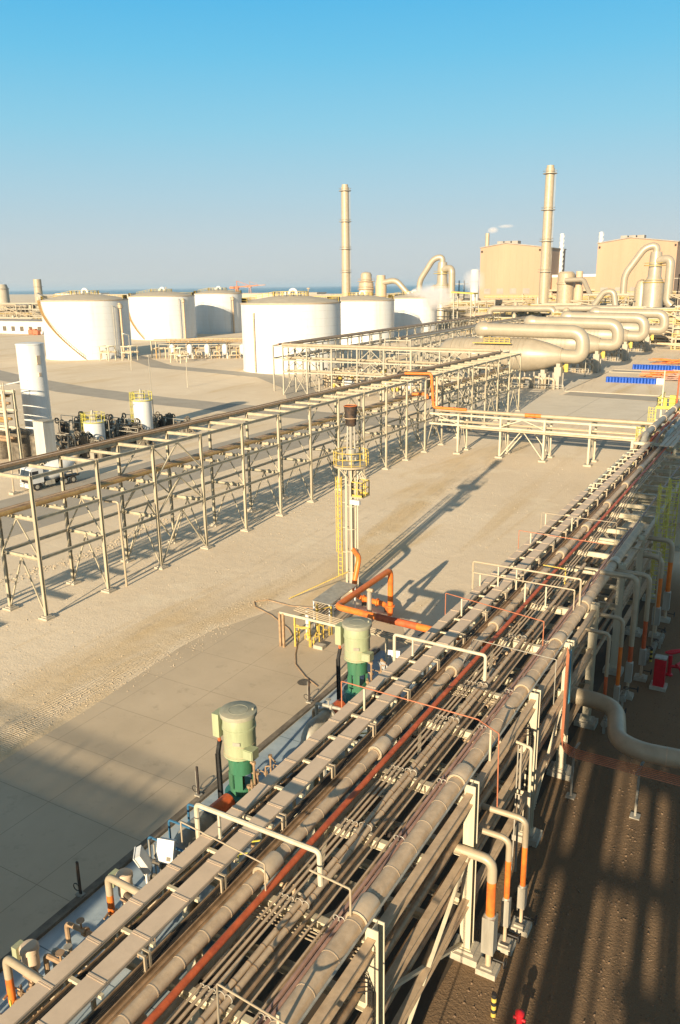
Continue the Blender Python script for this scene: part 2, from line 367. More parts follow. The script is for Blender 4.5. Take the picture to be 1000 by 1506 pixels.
# ------------------------------------------------------------------ SETTING
mb = MB()
coast = [(-30000, 12000), (-6692, 3949), (-4069, 3189), (-3100, 2900), (-2011, 2484), (-1203, 2150), (-808, 2166), (0, 2500), (3000, 3000), (9000, 3000)]
mb.add([(x, y, 0) for x, y in coast]+[(9000, -3000, 0), (-30000, -3000, 0)], [tuple(range(len(coast)+2))[::-1]])
O('ground', mb, 'sand', kind='structure')
sea = bpy.data.materials.new('hazy_blue_sea'); sea.use_nodes = True
sb = sea.node_tree.nodes['Principled BSDF']; sb.inputs['Base Color'].default_value = (.02, .17, .30, 1); sb.inputs['Specular IOR Level'].default_value = .08; sb.inputs['Roughness'].default_value = .35
_n = sea.node_tree.nodes.new('ShaderNodeTexNoise'); _n.inputs['Scale'].default_value = .02; _b = sea.node_tree.nodes.new('ShaderNodeBump'); _b.inputs['Distance'].default_value = 3
_g = sea.node_tree.nodes.new('ShaderNodeNewGeometry'); sea.node_tree.links.new(_g.outputs['Position'], _n.inputs['Vector'])
sea.node_tree.links.new(_n.outputs['Fac'], _b.inputs['Height']); sea.node_tree.links.new(_b.outputs[0], sb.inputs['Normal'])
O('sea', MB().add([(-70000, 500, -1.2), (30000, 500, -1.2), (30000, 60000, -1.2), (-70000, 60000, -1.2)], [(0, 1, 2, 3)]), sea, kind='structure')
def sheet(name, pts, m, z):
    return O(name, MB().add([(x, y, z) for x, y in pts], [tuple(range(len(pts)))]), m, kind='structure')
sheet('concrete_apron', [(-32.6, -6), (-22.05, -6), (-22.05, 34.5), (-22.6, 41), (-33.6, 41), (-33.8, 37), (-33.0, 28)], 'slab', .006)
sheet('concrete_yard', [(-33.3, 41), (-22.6, 41), (-20.5, 44.5), (-22.5, 47.6), (-26, 48.4), (-31.5, 46.8)], 'slab', .004)
sheet('pit_floor', [(-21.85, -6), (-14.8, -6), (-14.8, 43), (-21.85, 43)], 'trench', .008)
mb = MB(); mb.bb(-21.99, -21.87, -6, 43, 0, .15)
O('pit_kerb', mb, 'kerb', kind='structure')
sheet('gutter', [(-22.4, -6), (-21.99, -6), (-21.99, 43), (-22.3, 43)], 'kerb', .010)
def road(name, cl, w, m, z):
    L_, R_ = [], []
    for i, p in enumerate(cl):
        a = Vector(cl[max(0, i-1)]); b = Vector(cl[min(len(cl)-1, i+1)]); d = (b-a).normalized(); n = Vector((-d.y, d.x))
        L_.append(Vector(p)+n*w/2); R_.append(Vector(p)-n*w/2)
    vs = [(p.x, p.y, z) for p in L_+R_]; k = len(cl)
    return O(name, MB().add(vs, [(k+i, k+i+1, i+1, i) for i in range(k-1)]), m, kind='structure')
road('road', [(-330, 215), (-250, 172), (-190, 148), (-150, 135), (-118, 129), (-85, 126), (-40, 123.5), (10, 120)], 9, 'asphalt', .012)
road('road', [(-73, -20), (-71.5, 40), (-70.5, 80), (-70, 105), (-69.5, 124)], 13, 'asphalt', .008)
road('road', [(-84, 128), (-90, 142), (-103, 160), (-124, 178), (-170, 188), (-260, 250)], 7, 'asphalt', .016)
sheet('rack_shade_ground', [(-14.8, -6), (-8.2, -6), (-8.2, 60), (-14.8, 60)], 'rackshade', .012)  # sheet that paints the rack's shade onto the ground
sheet('plaza', [(-66, 138), (-18, 136), (-18, 168), (-45, 172), (-50, 330), (-84, 330), (-84, 160)], 'plaza', .010)
sheet('plaza', [(-44, 172), (-18, 169), (-18, 176), (-44, 178)], 'asphalt', .014)
sheet('plaza', [(-45, 222), (-18, 222), (-18, 228), (-45, 228)], 'asphalt', .014)
mb = MB()
for y in (178, 222, 228): mb.bb(-45, -18, y, y+.2, 0, .14)
for x in (-45, ): mb.bb(x-.2, x, 178, 222, 0, .14)
O('kerb', mb, 'concrete', kind='structure')

def scatter(name, n, fx, size, m, label, flat=.6):
    mb = MB()
    for k in range(n):
        x, y = fx(); q = size*random.choice([.5, .6, .8, 1, 1.6]); a = random.uniform(0, PI)
        vs = [(x+q*math.cos(a+i*1.57)*random.uniform(.6, 1.1), y+q*math.sin(a+i*1.57)*random.uniform(.6, 1.1), 0) for i in range(4)]+[(x+random.uniform(-.3, .3)*q, y+random.uniform(-.3, .3)*q, q*flat*random.uniform(.7, 1.3))]
        mb.add(vs, [(0, 1, 4), (1, 2, 4), (2, 3, 4), (3, 0, 4)])
    return O(name, mb, m, None, label, name.replace('_', ' '), None, 'stuff')
_r = random.Random(5)
def _yard():
    while True:
        x, y = _r.uniform(-66, -15.5), _r.uniform(24, 112)
        if x > -32 and y < 49: continue
        return x, y
scatter('stones', 2600, _yard, .055, 'stone', 'small stones scattered over the open sand between the racks')
def _edge():
    y = _r.uniform(6, 47); return -34.0+.9*math.sin(y*.21)+_r.gauss(0, .55), y
scatter('clods', 1800, _edge, .045, 'stone', 'crumbly clods of sand along the edge of the slab')
def _ridge():
    y = _r.uniform(36, 62); return -54.5+.4*math.sin(y*.3)+_r.gauss(0, .55), y
scatter('rubble', 900, _ridge, .09, 'stone', 'low ridge of rubble behind the legs of the left rack')
def _grav():
    return _r.uniform(-7.6, 2), _r.uniform(12, 60)
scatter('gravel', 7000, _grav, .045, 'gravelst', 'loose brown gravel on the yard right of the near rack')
# ------------------------------------------------------------------ NEAR PIPE RACK (right foreground)
XR, XL = -7.93, -14.25
FR = [1.2, 8.2, 15.3, 22.35, 29.5, 34.9, 40.1, 47.0, 53.4, 60.2, 66.9, 73.7, 80.5, 87.3, 94.1, 100.9]
MIDS = [4.7, 11.85, 19.0, 26.3, 44.1, 50.3, 56.0, 63.4, 70.2, 77, 84, 91]
def near_rack(frames, mids, name_label, y_end):
    rk = T('pipe_rack', ((XR+XL)/2, frames[0], 0), name_label, 'pipe rack', 'steel pipe racks')
    for y in frames:
        for x, top in ((XR, 7.0), (XL, 6.75)):
            c = MB().ibeam((x, y, .42), (x, y, top), .38, .38, up=(0, 1, 0), t=.03); c.bar((x, y, .4), (x, y, .44), .5, .5)
            co = O('column', c, 'steel', rk)
            f = MB(); f.bb(x-.55, x+.55, y-.45, y+.45, 0, .28); f.bb(x-.36, x+.36, y-.32, y+.32, .28, .4); O('footing', f, 'concrete', rk)
        for z, h in ((6.45, .36), (4.42, .34), (2.35, .3)):
            O('cross_beam', MB().ibeam((XL+.19, y, z-h/2), (XR-.19, y, z-h/2), .24, h, t=.028), 'steel', rk)
        g = MB()     # stiffener plates on the beams
        for x in (-13, -11.2, -9.6, -8.8): g.bar((x, y-.118, 6.12), (x, y-.118, 6.42), .02, .1)
        O('stiffener', g, 'steel', rk)
    for y in mids:
        O('cross_beam', MB().ibeam((XL+.1, y, 6.24), (XR-.1, y, 6.24), .18, .30, t=.024), 'steel', rk)
        O('cross_beam', MB().ibeam((XL+.1, y, 4.24), (XR-.1, y, 4.24), .18, .28, t=.024), 'steel', rk)
    for a, b in zip(frames[:-1], frames[1:]+[y_end]):
        for z, h, x in ((6.72, .42, XR), (6.72, .42, XL), (4.55, .36, XR), (4.55, .36, XL), (2.5, .3, XR)):
            O('edge_beam', MB().ibeam((x, a+.2, z-h/2), (x, b-.2, z-h/2), .24, h, t=.028), 'clad' if x == XR else 'steel', rk)
    return rk
nr = near_rack(FR[:7], [y for y in MIDS if y < 44], 'long cream steel pipe rack filling the lower right foreground', 44)
nr2 = near_rack(FR[7:], [y for y in MIDS if y > 48], 'far half of the right hand rack with bare grey cross beams in shade', 104)
# bracing in the near bay, horizontal knee braces on top level
for p, q, w in (((XR+.02, 15.5, .5), (XR+.02, 22.2, 4.3), .13), ((XR-.12, 15.5, 4.3), (XR-.12, 22.2, .5), .13), ((XR, 29.7, .5), (XR, 34.7, 4.3), .12)):
    b = MB(); d = Vector(q)-Vector(p)
    b.bar(p, q, .03, w); b.bar(p, q, w, .03, off=(0, w/2))
    for t in (.12, .14, .16, .84, .86, .88): b.box(Vector(p)+d*t+Vector((.05, 0, .0)), (.05, .05, .05))
    O('brace', b, 'steel', nr)
for y0, y1 in ((15.4, 19.0), (29.5, 34.9), (22.4, 26.3)):
    O('brace', MB().bar((-11.6, y1, 6.05), (-9.9, y0, 6.05), .13, .1), 'steel', nr)
    O('brace', MB().bar((-8.1, y1, 6.05), (-9.9, y0, 6.05), .13, .1), 'steel', nr)
for y0, y1 in ((53.4, 56.0), (60.2, 63.4), (73.7, 77)):
    O('brace', MB().bar((-10.9, y1, 6.1), (-9.7, y0, 6.1), .12, .1), 'steel', nr2)
    O('brace', MB().bar((-8.2, y1, 6.1), (-9.7, y0, 6.1), .12, .1), 'steel', nr2)

# cable trays with lids
def tray(x0, x1, z, y0, y1, label, step=1.5, off=0.):
    t = T('cable_tray', ((x0+x1)/2, y0, z), label, 'cable tray', 'lidded cable trays on the near rack')
    s = MB(); s.bb(x0+.02, x0+.05, y0, y1, z-.15, z-.02); s.bb(x1-.05, x1-.02, y0, y1, z-.15, z-.02); s.bb(x0+.05, x1-.05, y0, y1, z-.15, z-.13)
    O('side_rail', s, 'tray', t)
    y = y0+off
    while y < y1-.2:
        e = min(y+step, y1); zz = z+random.uniform(-.004, .004)
        c = MB(); c.bb(x0, x1, y+.012, e-.012, zz-.02, zz+.004); c.bb(x0-.004, x0+.012, y+.012, e-.012, zz-.06, zz-.0205); c.bb(x1-.012, x1+.004, y+.012, e-.012, zz-.06, zz-.0205)
        c.bb(x0-.012, x1+.012, e-.05, e+.0, zz+.006, zz+.016); c.bb(x0-.012, x1+.012, e-.10, e-.07, zz+.006, zz+.013)
        O('cover', c, 'tray', t); y = e
    return t
tray(-13.92, -13.49, 7.3, 2.2, 62.2, 'outermost lidded cable tray along the left edge of the near rack', 1.5)
tray(-13.05, -12.51, 7.3, 2.9, 99, 'wider lidded cable tray second from the left edge of the near rack', 1.5)
# tray posts under the lidded trays
for i, y in enumerate([3.2+1.75*k for k in range(46)]):
    tt = MB(); tt.bar((-14.0, y, 7.07), (-12.45, y, 7.07), .10, .09)
    for x in (-13.7, -12.8): tt.bar((x, y, 6.46), (x, y, 7.03), .08, .1)
    O('tray_bearer', tt, 'steel', nr if y < 44 else nr2)
def runs(name, label, cat, xs, z, r, m, y0, y1, group=None, n=6, wob=.0):
    mb = MB()
    for x in xs:
        if wob:
            pts = [(x+random.uniform(-wob, wob), y0+(y1-y0)*k/40, z+random.uniform(-wob, wob)*.6) for k in range(41)]; mb.tube(pts, r, n)
        else: mb.tube([(x, y0, z), (x, y1, z)], r, n)
    return O(name, mb, m, None, label, cat, group)
for x0, x1, z, lab in ((-13.45, -13.1, 7.0, 'open ladder tray of dark cables between the two lidded trays'),
                       (-12.45, -12.12, 6.9, 'open ladder tray of dark cables right of the wider lidded tray')):
    t = T('ladder_tray', ((x0+x1)/2, 2, z), lab, 'cable tray', 'open cable ladders on the near rack')
    s = MB(); s.bb(x0, x0+.03, 2, 86, z-.06, z+.06); s.bb(x1-.03, x1, 2, 86, z-.06, z+.06); O('side_rail', s, 'brown', t)
    rg = MB()
    y = 2.1
    while y < 86: rg.bb(x0+.03, x1-.03, y, y+.05, z-.05, z-.02); y += .42 if y < 45 else .8
    O('rungs', rg, 'tray', t)
    cb = MB()
    for k in range(6):
        x = x0+.055+(x1-x0-.11)*k/5
        cb.tube([(x+random.uniform(-.012, .012), 2+84*q/60, z+.0+random.uniform(-.01, .012)) for q in range(61)], random.choice([.018, .024, .028]), 5)
    O('cables', cb, 'cable', t)
# brown channels next to the trays
for x, lab in ((-12.02, 'brown steel channel beside the open cable ladder'), (-11.9, 'narrow brown channel nearest the big clad pipe')):
    mb = MB(); mb.bar((x, 2, 6.85), (x, 86, 6.85), .085, .07); mb.bar((x-.045, 2, 6.885), (x-.045, 86, 6.885), .012, .05); mb.bar((x+.045, 2, 6.885), (x+.045, 86, 6.885), .012, .05)
    O('tube_channel', mb, 'brown', None, lab, 'channel')
# hook shaped tray brackets
def hook(y, k):
    b = MB()
    for dy in (0, .16): b.bar((-12.2, y+dy, 6.9), (-12.2, y+dy, 7.36), .05, .07); b.bar((-12.2, y+dy, 7.33), (-12.42, y+dy, 7.33), .05, .05)
    b.bar((-12.2, y-.05, 6.9), (-12.2, y+.22, 6.9), .16, .02)
    return b
HK = []
y = 2.3; i = 0
while y < 84:
    if i == 0:
        first = O('tray_bracket', hook(y, 0), 'cladlight', None, 'small cream hooked bracket holding the cable tray beside the clad pipe', 'bracket', 'hooked tray brackets along the near rack'); oy = y
    else:
        c = first.copy(); scn.collection.objects.link(c); c.location = first.location+Vector((0, y-oy, 0))
    y += 3.02; i += 1

# clad pipes with sleeves and band joints
def clad_pipe(x, z, r, y0, y1, m, label, sleeves=(), sr=.0, sl=.78, bands=1.0, bm='sleeve', cat='pipe', n=16, group=None):
    t = T('clad_pipe', (x, y0, z), label, cat, group)
    b = MB().tube([(x, y0, z), (x, y1, z)], r, n); nf = len(b.f)
    if bands:
        y = y0+.4
        while y < min(y1, 60):
            b.tube([(x, y, z), (x, y+.03, z)], r+.006, n); y += bands
    O('pipe_run', b, (m, bm, nf), t)
    for y in sleeves:
        s = MB(); s.lathe((x, y, z), [(r+.004, 0), (sr*.98, .004), (sr, .03), (sr, sl-.03), (sr*.98, sl), (r+.004, sl+.004)], n+4, 'Y')
        s.bar((x, y+.2, z-r-.06), (x, y+.55, z-r-.06), .22, .12)
        so = O('sleeve', s, 'sleeve', t)
        q = MB(); q.ring((x, y-.004, z), (sr+r)/2+.01, (sr-r)/2+.004, 20, axis='Y', m=6); O('end_ring', q, 'cladlight', t)
    return t
P1S = [8.2, 15.4, 22.45, 29.6, 34.95, 40.2, 47.1, 53.4, 60.2, 66.9, 73.7]
clad_pipe(-11.62, 6.95, .185, 2, 88, 'clad', 'mid sized beige clad pipe running just left of the rust red pipe', P1S, .265, .8, .95)
clad_pipe(-8.47, 6.83, .27, 2, 56, 'clad', 'largest beige clad pipe on top of the near rack beside its right edge', [8.2, 15.3, 22.3, 29.5, 34.6, 39.8, 47.0], .335, .8, 1.15)
O('red_pipe', MB().tube([(-11.12, 2, 6.95), (-11.12, 99, 6.95)], .095, 12), 'rust', None, 'long rust red pipe lying on top of the near rack', 'pipe')
for x, r, lab in ((-10.86, .032, 'thin bare tube next to the rust red pipe'), (-10.69, .045, 'second thin bare tube right of the rust red pipe'), (-10.52, .036, 'thin bare tube touching the speckled clad pair')):
    O('thin_pipe', MB().tube([(x, 2, 6.74), (x, 58, 6.74), (x, 62, 6.9), (x, 82, 6.9)], r, 8), 'clad', None, lab, 'pipe')
clad_pipe(-10.28, 6.66, .085, 2, 31.2, 'clad', 'left of two speckled clad pipes in the middle of the near rack', (), 0, .6, .62, 'brown', n=10)
clad_pipe(-10.07, 6.66, .085, 2, 47, 'clad', 'right of two speckled clad pipes in the middle of the near rack', (), 0, .6, .7, 'brown', n=10)
for x, z, r, y1, m, lab in ((-9.82, 6.60, .05, 44, 'brown', 'thin brown pipe right of the speckled clad pair'), (-9.1, 6.60, .06, 56, 'pink', 'dull pink pipe left of the largest clad pipe'),
                          (-8.93, 6.62, .065, 90, 'pink', 'thicker dull pink pipe touching the largest clad pipe'), (-9.28, 6.56, .035, 30, 'clad', 'thin tan tube left of the dull pink pipes')):
    O('pipe', MB().tube([(x, 2, z), (x, y1, z)], r, 8), m, None, lab, 'pipe')
for x, z, r_, y0, y1, m, lab in ((-9.62, 6.56, .03, 2, 37, 'clad', 'thin tan tube crossing the open middle of the near rack'), (-8.08, 7.02, .035, 2, 36, 'galv', 'thin grey tube lying on the right edge beam of the near rack'),
                              (-11.42, 6.62, .045, 2, 62, 'brown', 'thin brown pipe squeezed between the clad pipe and the rust red pipe'), (-12.28, 6.66, .05, 2, 70, 'clad', 'thin tan pipe under the hooked tray brackets')):
    O('pipe', MB().tube([(x, y0, z), (x, y1, z)], r_, 8), m, None, lab, 'pipe')
clips = MB()
for y in FR[:8]+MIDS[:6]:
    for x, r_ in ((-10.86, .032), (-10.69, .045), (-10.52, .036), (-10.28, .085), (-10.07, .085), (-9.1, .06), (-8.93, .065)):
        clips = MB(); clips.ring((x, y, 6.70), r_+.03, .014, 12, axis='Y', m=5); clips.bar((x-r_-.06, y, 6.5), (x+r_+.06, y, 6.5), .1, .05)
        if y < 36: O('pipe_clip', clips, 'galv', nr)
# lower tiers: a bundle of brown pipes
for z, lst in ((4.62, [(-13.6, .16, 'brown'), (-13.1, .12, 'clad'), (-12.5, .2, 'clad'), (-12.0, .07, 'brown'), (-11.4, .14, 'clad'), (-10.8, .18, 'brown'), (-10.25, .1, 'brown'), (-8.35, .11, 'brown')]),
               (2.55, [(-13.4, .2, 'brown'), (-12.3, .25, 'brown'), (-9.3, .22, 'brown'), (-8.8, .12, 'brown'), (-8.4, .12, 'brown')])):
    for x, r, m in lst:
        y1 = 101 if (x < -11 or x > -9) else 60
        O('pipe', MB().tube([(x, 2, z+r), (x, y1, z+r)], r, 10), m, None, 'brown pipe on a lower tier under the top pipes of the near rack' if z > 3 else 'brown pipe on the lowest tier of the near rack',
          'pipe', 'pipes on the lower tiers of the near rack')
# small valves and branches under the top tier
for k in range(30):
    x = random.uniform(-13.2, -8.6); y = random.choice(FR[1:8])+random.uniform(.6, 6); z = random.uniform(4.7, 5.5)
    mb = MB(); mb.pipe([(x-.6, y, z), (x, y, z), (x, y, z-.5)], .07, n=8); mb.lathe((x-.3, y, z), [(.14, -.05), (.14, .05)], 10, 'X'); mb.lathe((x, y, z), [(.05, 0), (.05, .3), (.16, .31), (.16, .34)], 10)
    O('valve', mb, random.choice(['brown', 'clad', 'dark']), None, 'small valve and elbow down between the tiers of the near rack', 'valve', 'valves between the tiers of the near rack')
# thin tubes parallel under the beams (fine lines visible by the beams)
for yb in (8.2, 15.3, 29.5):
    mb = MB()
    for k in range(4): mb.tube([(-12.4, yb-.25-.13*k, 6.3), (-8.0, yb-.25-.13*k, 6.3)], .02, 5)
    O('tube_bundle', mb, 'cladlight', None, 'bundle of fine cream tubes crossing under the %s top beam' % {8.2: 'nearest', 15.3: 'second', 29.5: 'third visible'}[yb], 'tubing')

# hoops of piping over the rack
def hoop(pts, r, m, label, cat='pipe hoop', posts=(), n=8):
    t = T('pipe_hoop', pts[0], label, cat)
    O('tube_run', MB().pipe(pts, r, r*2, n), m, t)
    for x, y, z0, z1 in posts:
        O('post', MB().bar((x, y, z0), (x, y, z1), .07).bar((x-.05, y, z0), (x+.05, y, z0), .1, .03), 'steel', t)
    return t
hoop([(-14.15, 15.75, 6.9), (-14.15, 15.75, 8.2), (-9.85, 15.72, 8.2), (-9.82, 15.7, 7.15)], .075, 'steel', 'thick cream square hoop crossing the cable trays at the near end', posts=[(-13.3, 15.75, 7.35, 8.12)])
hoop([(-14.3, 15.2, 7.2), (-14.3, 15.2, 7.9), (-11.1, 14.9, 7.9), (-11.1, 14.9, 6.9)], .022, 'cladlight', 'thin cream tube hoop just in front of the thick cream hoop')
hoop([(-9.9, 15.3, 7.9), (-8.6, 15.2, 7.9), (-8.6, 15.2, 6.8)], .03, 'cladlight', 'short thin cream tube ending beside the largest clad pipe')
hoop([(-14.3, 29.5, 6.9), (-14.3, 29.5, 8.15), (-10.05, 29.4, 8.15), (-10.05, 29.4, 7.0)], .07, 'steel', 'thick cream square hoop over the trays behind the second green pump', posts=[(-13.4, 29.5, 7.35, 8.1)])
hoop([(-14.35, 39.35, 6.6), (-14.35, 39.35, 8.5), (-8.55, 39.25, 8.5), (-8.55, 39.25, 6.8)], .055, 'cladlight', 'widest cream pipe hoop spanning the whole rack', posts=[(-12.9, 39.3, 7.35, 8.45), (-11.9, 39.3, 7.35, 8.45)])
hoop([(-14.2, 39.0, 6.9), (-14.2, 39.0, 8.0), (-8.75, 38.9, 8.0), (-8.75, 38.9, 6.9)], .035, 'cladlight', 'lower thin hoop inside the widest cream hoop', posts=[(-13.8, 39, 7, 7.95), (-11.3, 38.95, 6.6, 7.9), (-10.2, 38.95, 6.6, 7.9)])
hoop([(-14.35, 24.85, 6.6), (-14.35, 24.85, 8.0), (-8.62, 24.65, 8.0), (-7.65, 24.1, 8.0), (-7.5, 23.8, 5.3)], .024, 'copper', 'thin orange tube hoop across the rack near the first tall white column', posts=[(-13.3, 24.8, 6.9, 7.95), (-8.0, 24.3, 6.7, 7.95)])
hoop([(-14.35, 35.5, 6.6), (-14.35, 35.5, 8.0), (-9.0, 34.3, 8.0), (-9.0, 34.3, 6.8)], .024, 'copper', 'thin orange tube hoop crossing beside the orange elbow', posts=[(-13.4, 35.3, 6.9, 7.95)])
hoop([(-14.4, 47.6, 6.6), (-14.4, 47.6, 8.0), (-9.0, 47.2, 8.0)], .022, 'copper', 'faint orange tube hoop over the trays further up the rack', posts=[(-13.6, 47.5, 6.9, 7.95)])
hoop([(-14.4, 52.6, 6.6), (-14.4, 52.6, 7.9), (-9.4, 52.4, 7.9), (-9.4, 52.4, 6.8)], .022, 'cladlight', 'thin cream tube hoop beyond the orange one on the far rack', posts=[(-14.1, 52.6, 6.9, 7.85), (-12.3, 52.5, 6.9, 7.85)])
hoop([(-11.4, 29.7, 6.7), (-11.4, 31.6, 7.7), (-7.6, 31.3, 7.7), (-7.6, 31.3, 5.6)], .018, 'galv', 'very thin grey tube hoop beside the right row of columns')
hoop([(-8.15, 9.2, 6.8), (-10.0, 11.4, 7.6), (-8.0, 11.2, 7.7), (-7.4, 11.0, 7.7), (-7.4, 11.0, 1.0)], .026, 'cladlight', 'nearest thin cream tube dropping beside the closest white column', posts=[(-8.3, 11.4, 6.9, 7.65)])
hoop([(-7.93, 12.4, 6.6), (-6.9, 12.2, 6.6), (-6.9, 12.2, 1.0)], .026, 'cladlight', 'cream tube dropping to the gravel right of the closest column')
hoop([(-11.6, 43.3, 7.5), (-10.3, 43.2, 7.5), (-10.3, 43.2, 6.6)], .03, 'yellow', 'short yellow tube standing by the widest cream hoop')
hoop([(-8.7, 57.4, 6.7), (-8.7, 57.4, 7.6), (-7.6, 57.2, 7.6), (-7.6, 57.2, 6.8)], .03, 'steel', 'small cream hoop by the right edge of the far rack beams')
hoop([(-8.9, 72, 6.7), (-8.9, 72, 7.9), (-6.5, 71.8, 7.9)], .04, 'steel', 'small cream hoop near the right border on the far rack')

# far raised pipes where the rack climbs
FP = [(-14.0, 7.5, .16, 'clad', 'slim clad pipe on the far left edge of the raised pipes'), (-13.35, 7.9, .33, 'galv', 'thickest grey pipe on the raised part of the far rack'),
      (-12.75, 7.5, .12, 'rust', 'rust red pipe between thick grey ones on the raised far rack'), (-12.1, 7.85, .12, 'pink', 'dull pink pipe on the raised far rack'), (-11.3, 8.0, .22, 'galv', 'grey ribbed pipe right of the pink one on the raised far rack')]
for x, z, r, m, lab in FP:
    t = T('raised_pipe', (x, 84, z), lab, 'pipe')
    O('pipe_run', MB().pipe([(x, 80, 6.6), (x, 84.5, 6.6), (x, 86, z), (x, 150, z)], r, .8, 12), m, t)
    for k in range(5):
        O('sleeve', MB().tube([(x, 90+k*7.5, z), (x, 91+k*7.5, z)], r+.07, 12), 'sleeve', t)
mb = MB()
for x0 in (-11.0, -10.55, -10.1): mb.bar((x0, 80.5, 7.9), (x0, 140, 7.9), .36, .06)
O('cable_tray', mb, 'tray', None, 'grey cable trays on the raised far right rack', 'cable tray')
rk3 = T('pipe_support', (-12.5, 84, 0), 'cream trestle lifting the far pipes above the rack', 'pipe support')
for y in (84.5, 92, 99, 107, 116, 126):
    for x in (-14.3, -10.2): O('post', MB().ibeam((x, y, .3), (x, y, 7.5), .25, .25, up=(0, 1, 0)), 'steel', rk3)
    O('cross_beam', MB().ibeam((-14.4, y, 7.25), (-9.8, y, 7.25), .2, .3), 'steel', rk3)
# cage ladders and yellow platform tower
def cage_tower(x, y, z0, z1, label, w=.5, m='lemon', d=(1, 0)):
    t = T('cage_ladder', (x, y, z0), label, 'caged ladder', 'yellow caged ladders')
    O('cage', ladder(MB(), x, y, z0, z1, w, d[0], d[1], True, .035, .45, -1), m, t); return t
cage_tower(-16.8, 104.0, .8, 5.7, 'yellow cage ladder hanging at the right end of the crossing rack', .9)
cage_tower(-16.5, 110, 1.8, 7.4, 'yellow cage ladder behind the end of the crossing rack, left of the far platform', .9)
cage_tower(-7.3, 57.5, 1.0, 9.6, 'tall yellow cage ladder near the right border below the platforms', .7)
cage_tower(-7.5, 64, 1.0, 8.6, 'yellow cage ladder just behind the tallest one at the right border', .7)
pt = T('platform_tower', (-11, 112, 0), 'yellow railed platform tower with cream bracing at the right border', 'platform')
for x in (-15.5, -11.5):
    for y in (110.5, 115.5): O('leg', MB().bar((x, y, 0), (x, y, 7.4), .22), 'steel', pt)
O('brace', MB().bar((-15.5, 110.4, 2.6), (-13.5, 110.4, 7.1), .14).bar((-11.5, 110.4, 2.6), (-13.4, 110.4, 7.1), .14), 'steel', pt)
for z in (2.4, 7.4):
    O('deck', MB().bb(-16.0, -5, 110, 116, z-.08, z), 'galv', pt)
    O('fascia', MB().bb(-16.05, -4.9, 109.9, 109.99, z-.22, z+.16), 'lemon', pt)
    O('railing', railing(MB(), [(-16.0, 116, z), (-16.0, 110, z), (-5, 110, z)], 1.2, .03, step=.9), 'lemon', pt)
O('riser_pipe', MB().pipe([(-13.6, 109.5, 1), (-13.6, 109.5, 11.5), (-9, 109.5, 11.5)], .09), 'rust', pt)
O('mast', MB().bar((-15.5, 110.6, 7.4), (-15.5, 110.6, 12), .14).bar((-12.6, 110.6, 7.4), (-12.6, 110.6, 12), .14), 'steel', pt)
O('valve_box', MB().bb(-14.6, -13.9, 110.4, 111, 7.5, 8.9).bb(-15.3, -14.9, 110.3, 110.7, 7.5, 8.5), 'lemon', pt)

# ------------------------------------------------------------------ risers, valves and S pipe to the right of the rack
RS = 1.0
def riser(x0, x1, y, ztop, z1, r, cuts, label, zb=.8, valve=True, sleeve='orange'):
    r *= .85 if y < 30 else .72
    """comes out of the rack, bends down; lower part painted"""
    t = T('riser_pipe', (x1, y, 0), label, 'riser pipe')
    O('upper_pipe', MB().pipe([(x0, y, ztop), (x1, y, ztop), (x1, y, z1)], r, r*3.2, 14, 8), 'cladlight', t)
    O('painted_pipe', MB().tube([(x1, y, z1), (x1, y, cuts)], r*.93, 14), sleeve, t)
    if valve:
        v = MB(); v.box((x1, y, (cuts+zb)/2), (r*2.5, r*2.5, cuts-zb)); v.lathe((x1, y, cuts), [(r*1.25, 0), (r*.95, .05)], 12)
        O('valve_jacket', v, 'galv', t)
        O('stub', MB().tube([(x1, y, zb), (x1, y, .3)], r*.6, 10), 'clad', t)
        O('base_block', MB().bb(x1-.35, x1+.35, y-.3, y+.3, 0, .22).bb(x1-.2, x1+.2, y-.2, y+.2, .22, .3), 'concrete', t)
        w = MB(); w.tube([(x1+r, y, .62), (x1+r+.42, y, .62)], .03, 6); w.ring((x1+r+.42, y, .62), .17, .022, 14, axis='X'); w.bar((x1+r+.42, y-.17, .62), (x1+r+.42, y+.17, .62), .02); w.bar((x1+r+.42, y, .45), (x1+r+.42, y, .79), .02)
        O('handwheel', w, 'black', t)
    return t
riser(-8.6, -7.0, 22.0, 4.55, 3.75, .20, 2.35, 'nearest thick riser pipe with a bright orange lower half', .9)
riser(-8.6, -6.85, 23.3, 4.55, 3.7, .13, 2.1, 'slimmer orange bottomed riser just behind the nearest one', 1.0)
riser(-8.6, -6.6, 24.4, 4.7, 3.6, .13, 1.9, 'third and farthest orange bottomed riser of the nearest cluster', 1.0)
riser(-8.6, -6.75, 38.2, 6.3, 4.0, .13, 2.6, 'slim cream riser with red section beside the S shaped pipe', .8, False, 'rust')
riser(-8.6, -6.6, 44.2, 7.3, 3.2, .20, 2.2, 'tall cream riser arching over the edge before the red cabinet', 1.0, True, 'rust')
riser(-8.4, -6.3, 46.8, 6.6, 3.8, .19, 2.0, 'riser with a long dark red lower section behind the tall arch', 1.0, True, 'rust')
riser(-8.4, -6.7, 41.4, 5.9, 4.3, .16, 2.0, 'shorter cream riser with an orange red foot left of the tall arch', .9, True, 'orange')
riser(-8.4, -6.6, 53.6, 5.6, 4.2, .26, 2.1, 'thick bright orange riser next to the yellow ladders', .9, True, 'orange')
riser(-8.4, -6.4, 56.6, 5.9, 4.4, .24, 2.2, 'farther thick orange riser below the yellow cages', .9, True, 'orange')
riser(-8.4, -6.4, 51.0, 6.8, 5.5, .07, .4, 'thin cream drop line beside the thick orange risers', .3, False, 'cladlight')
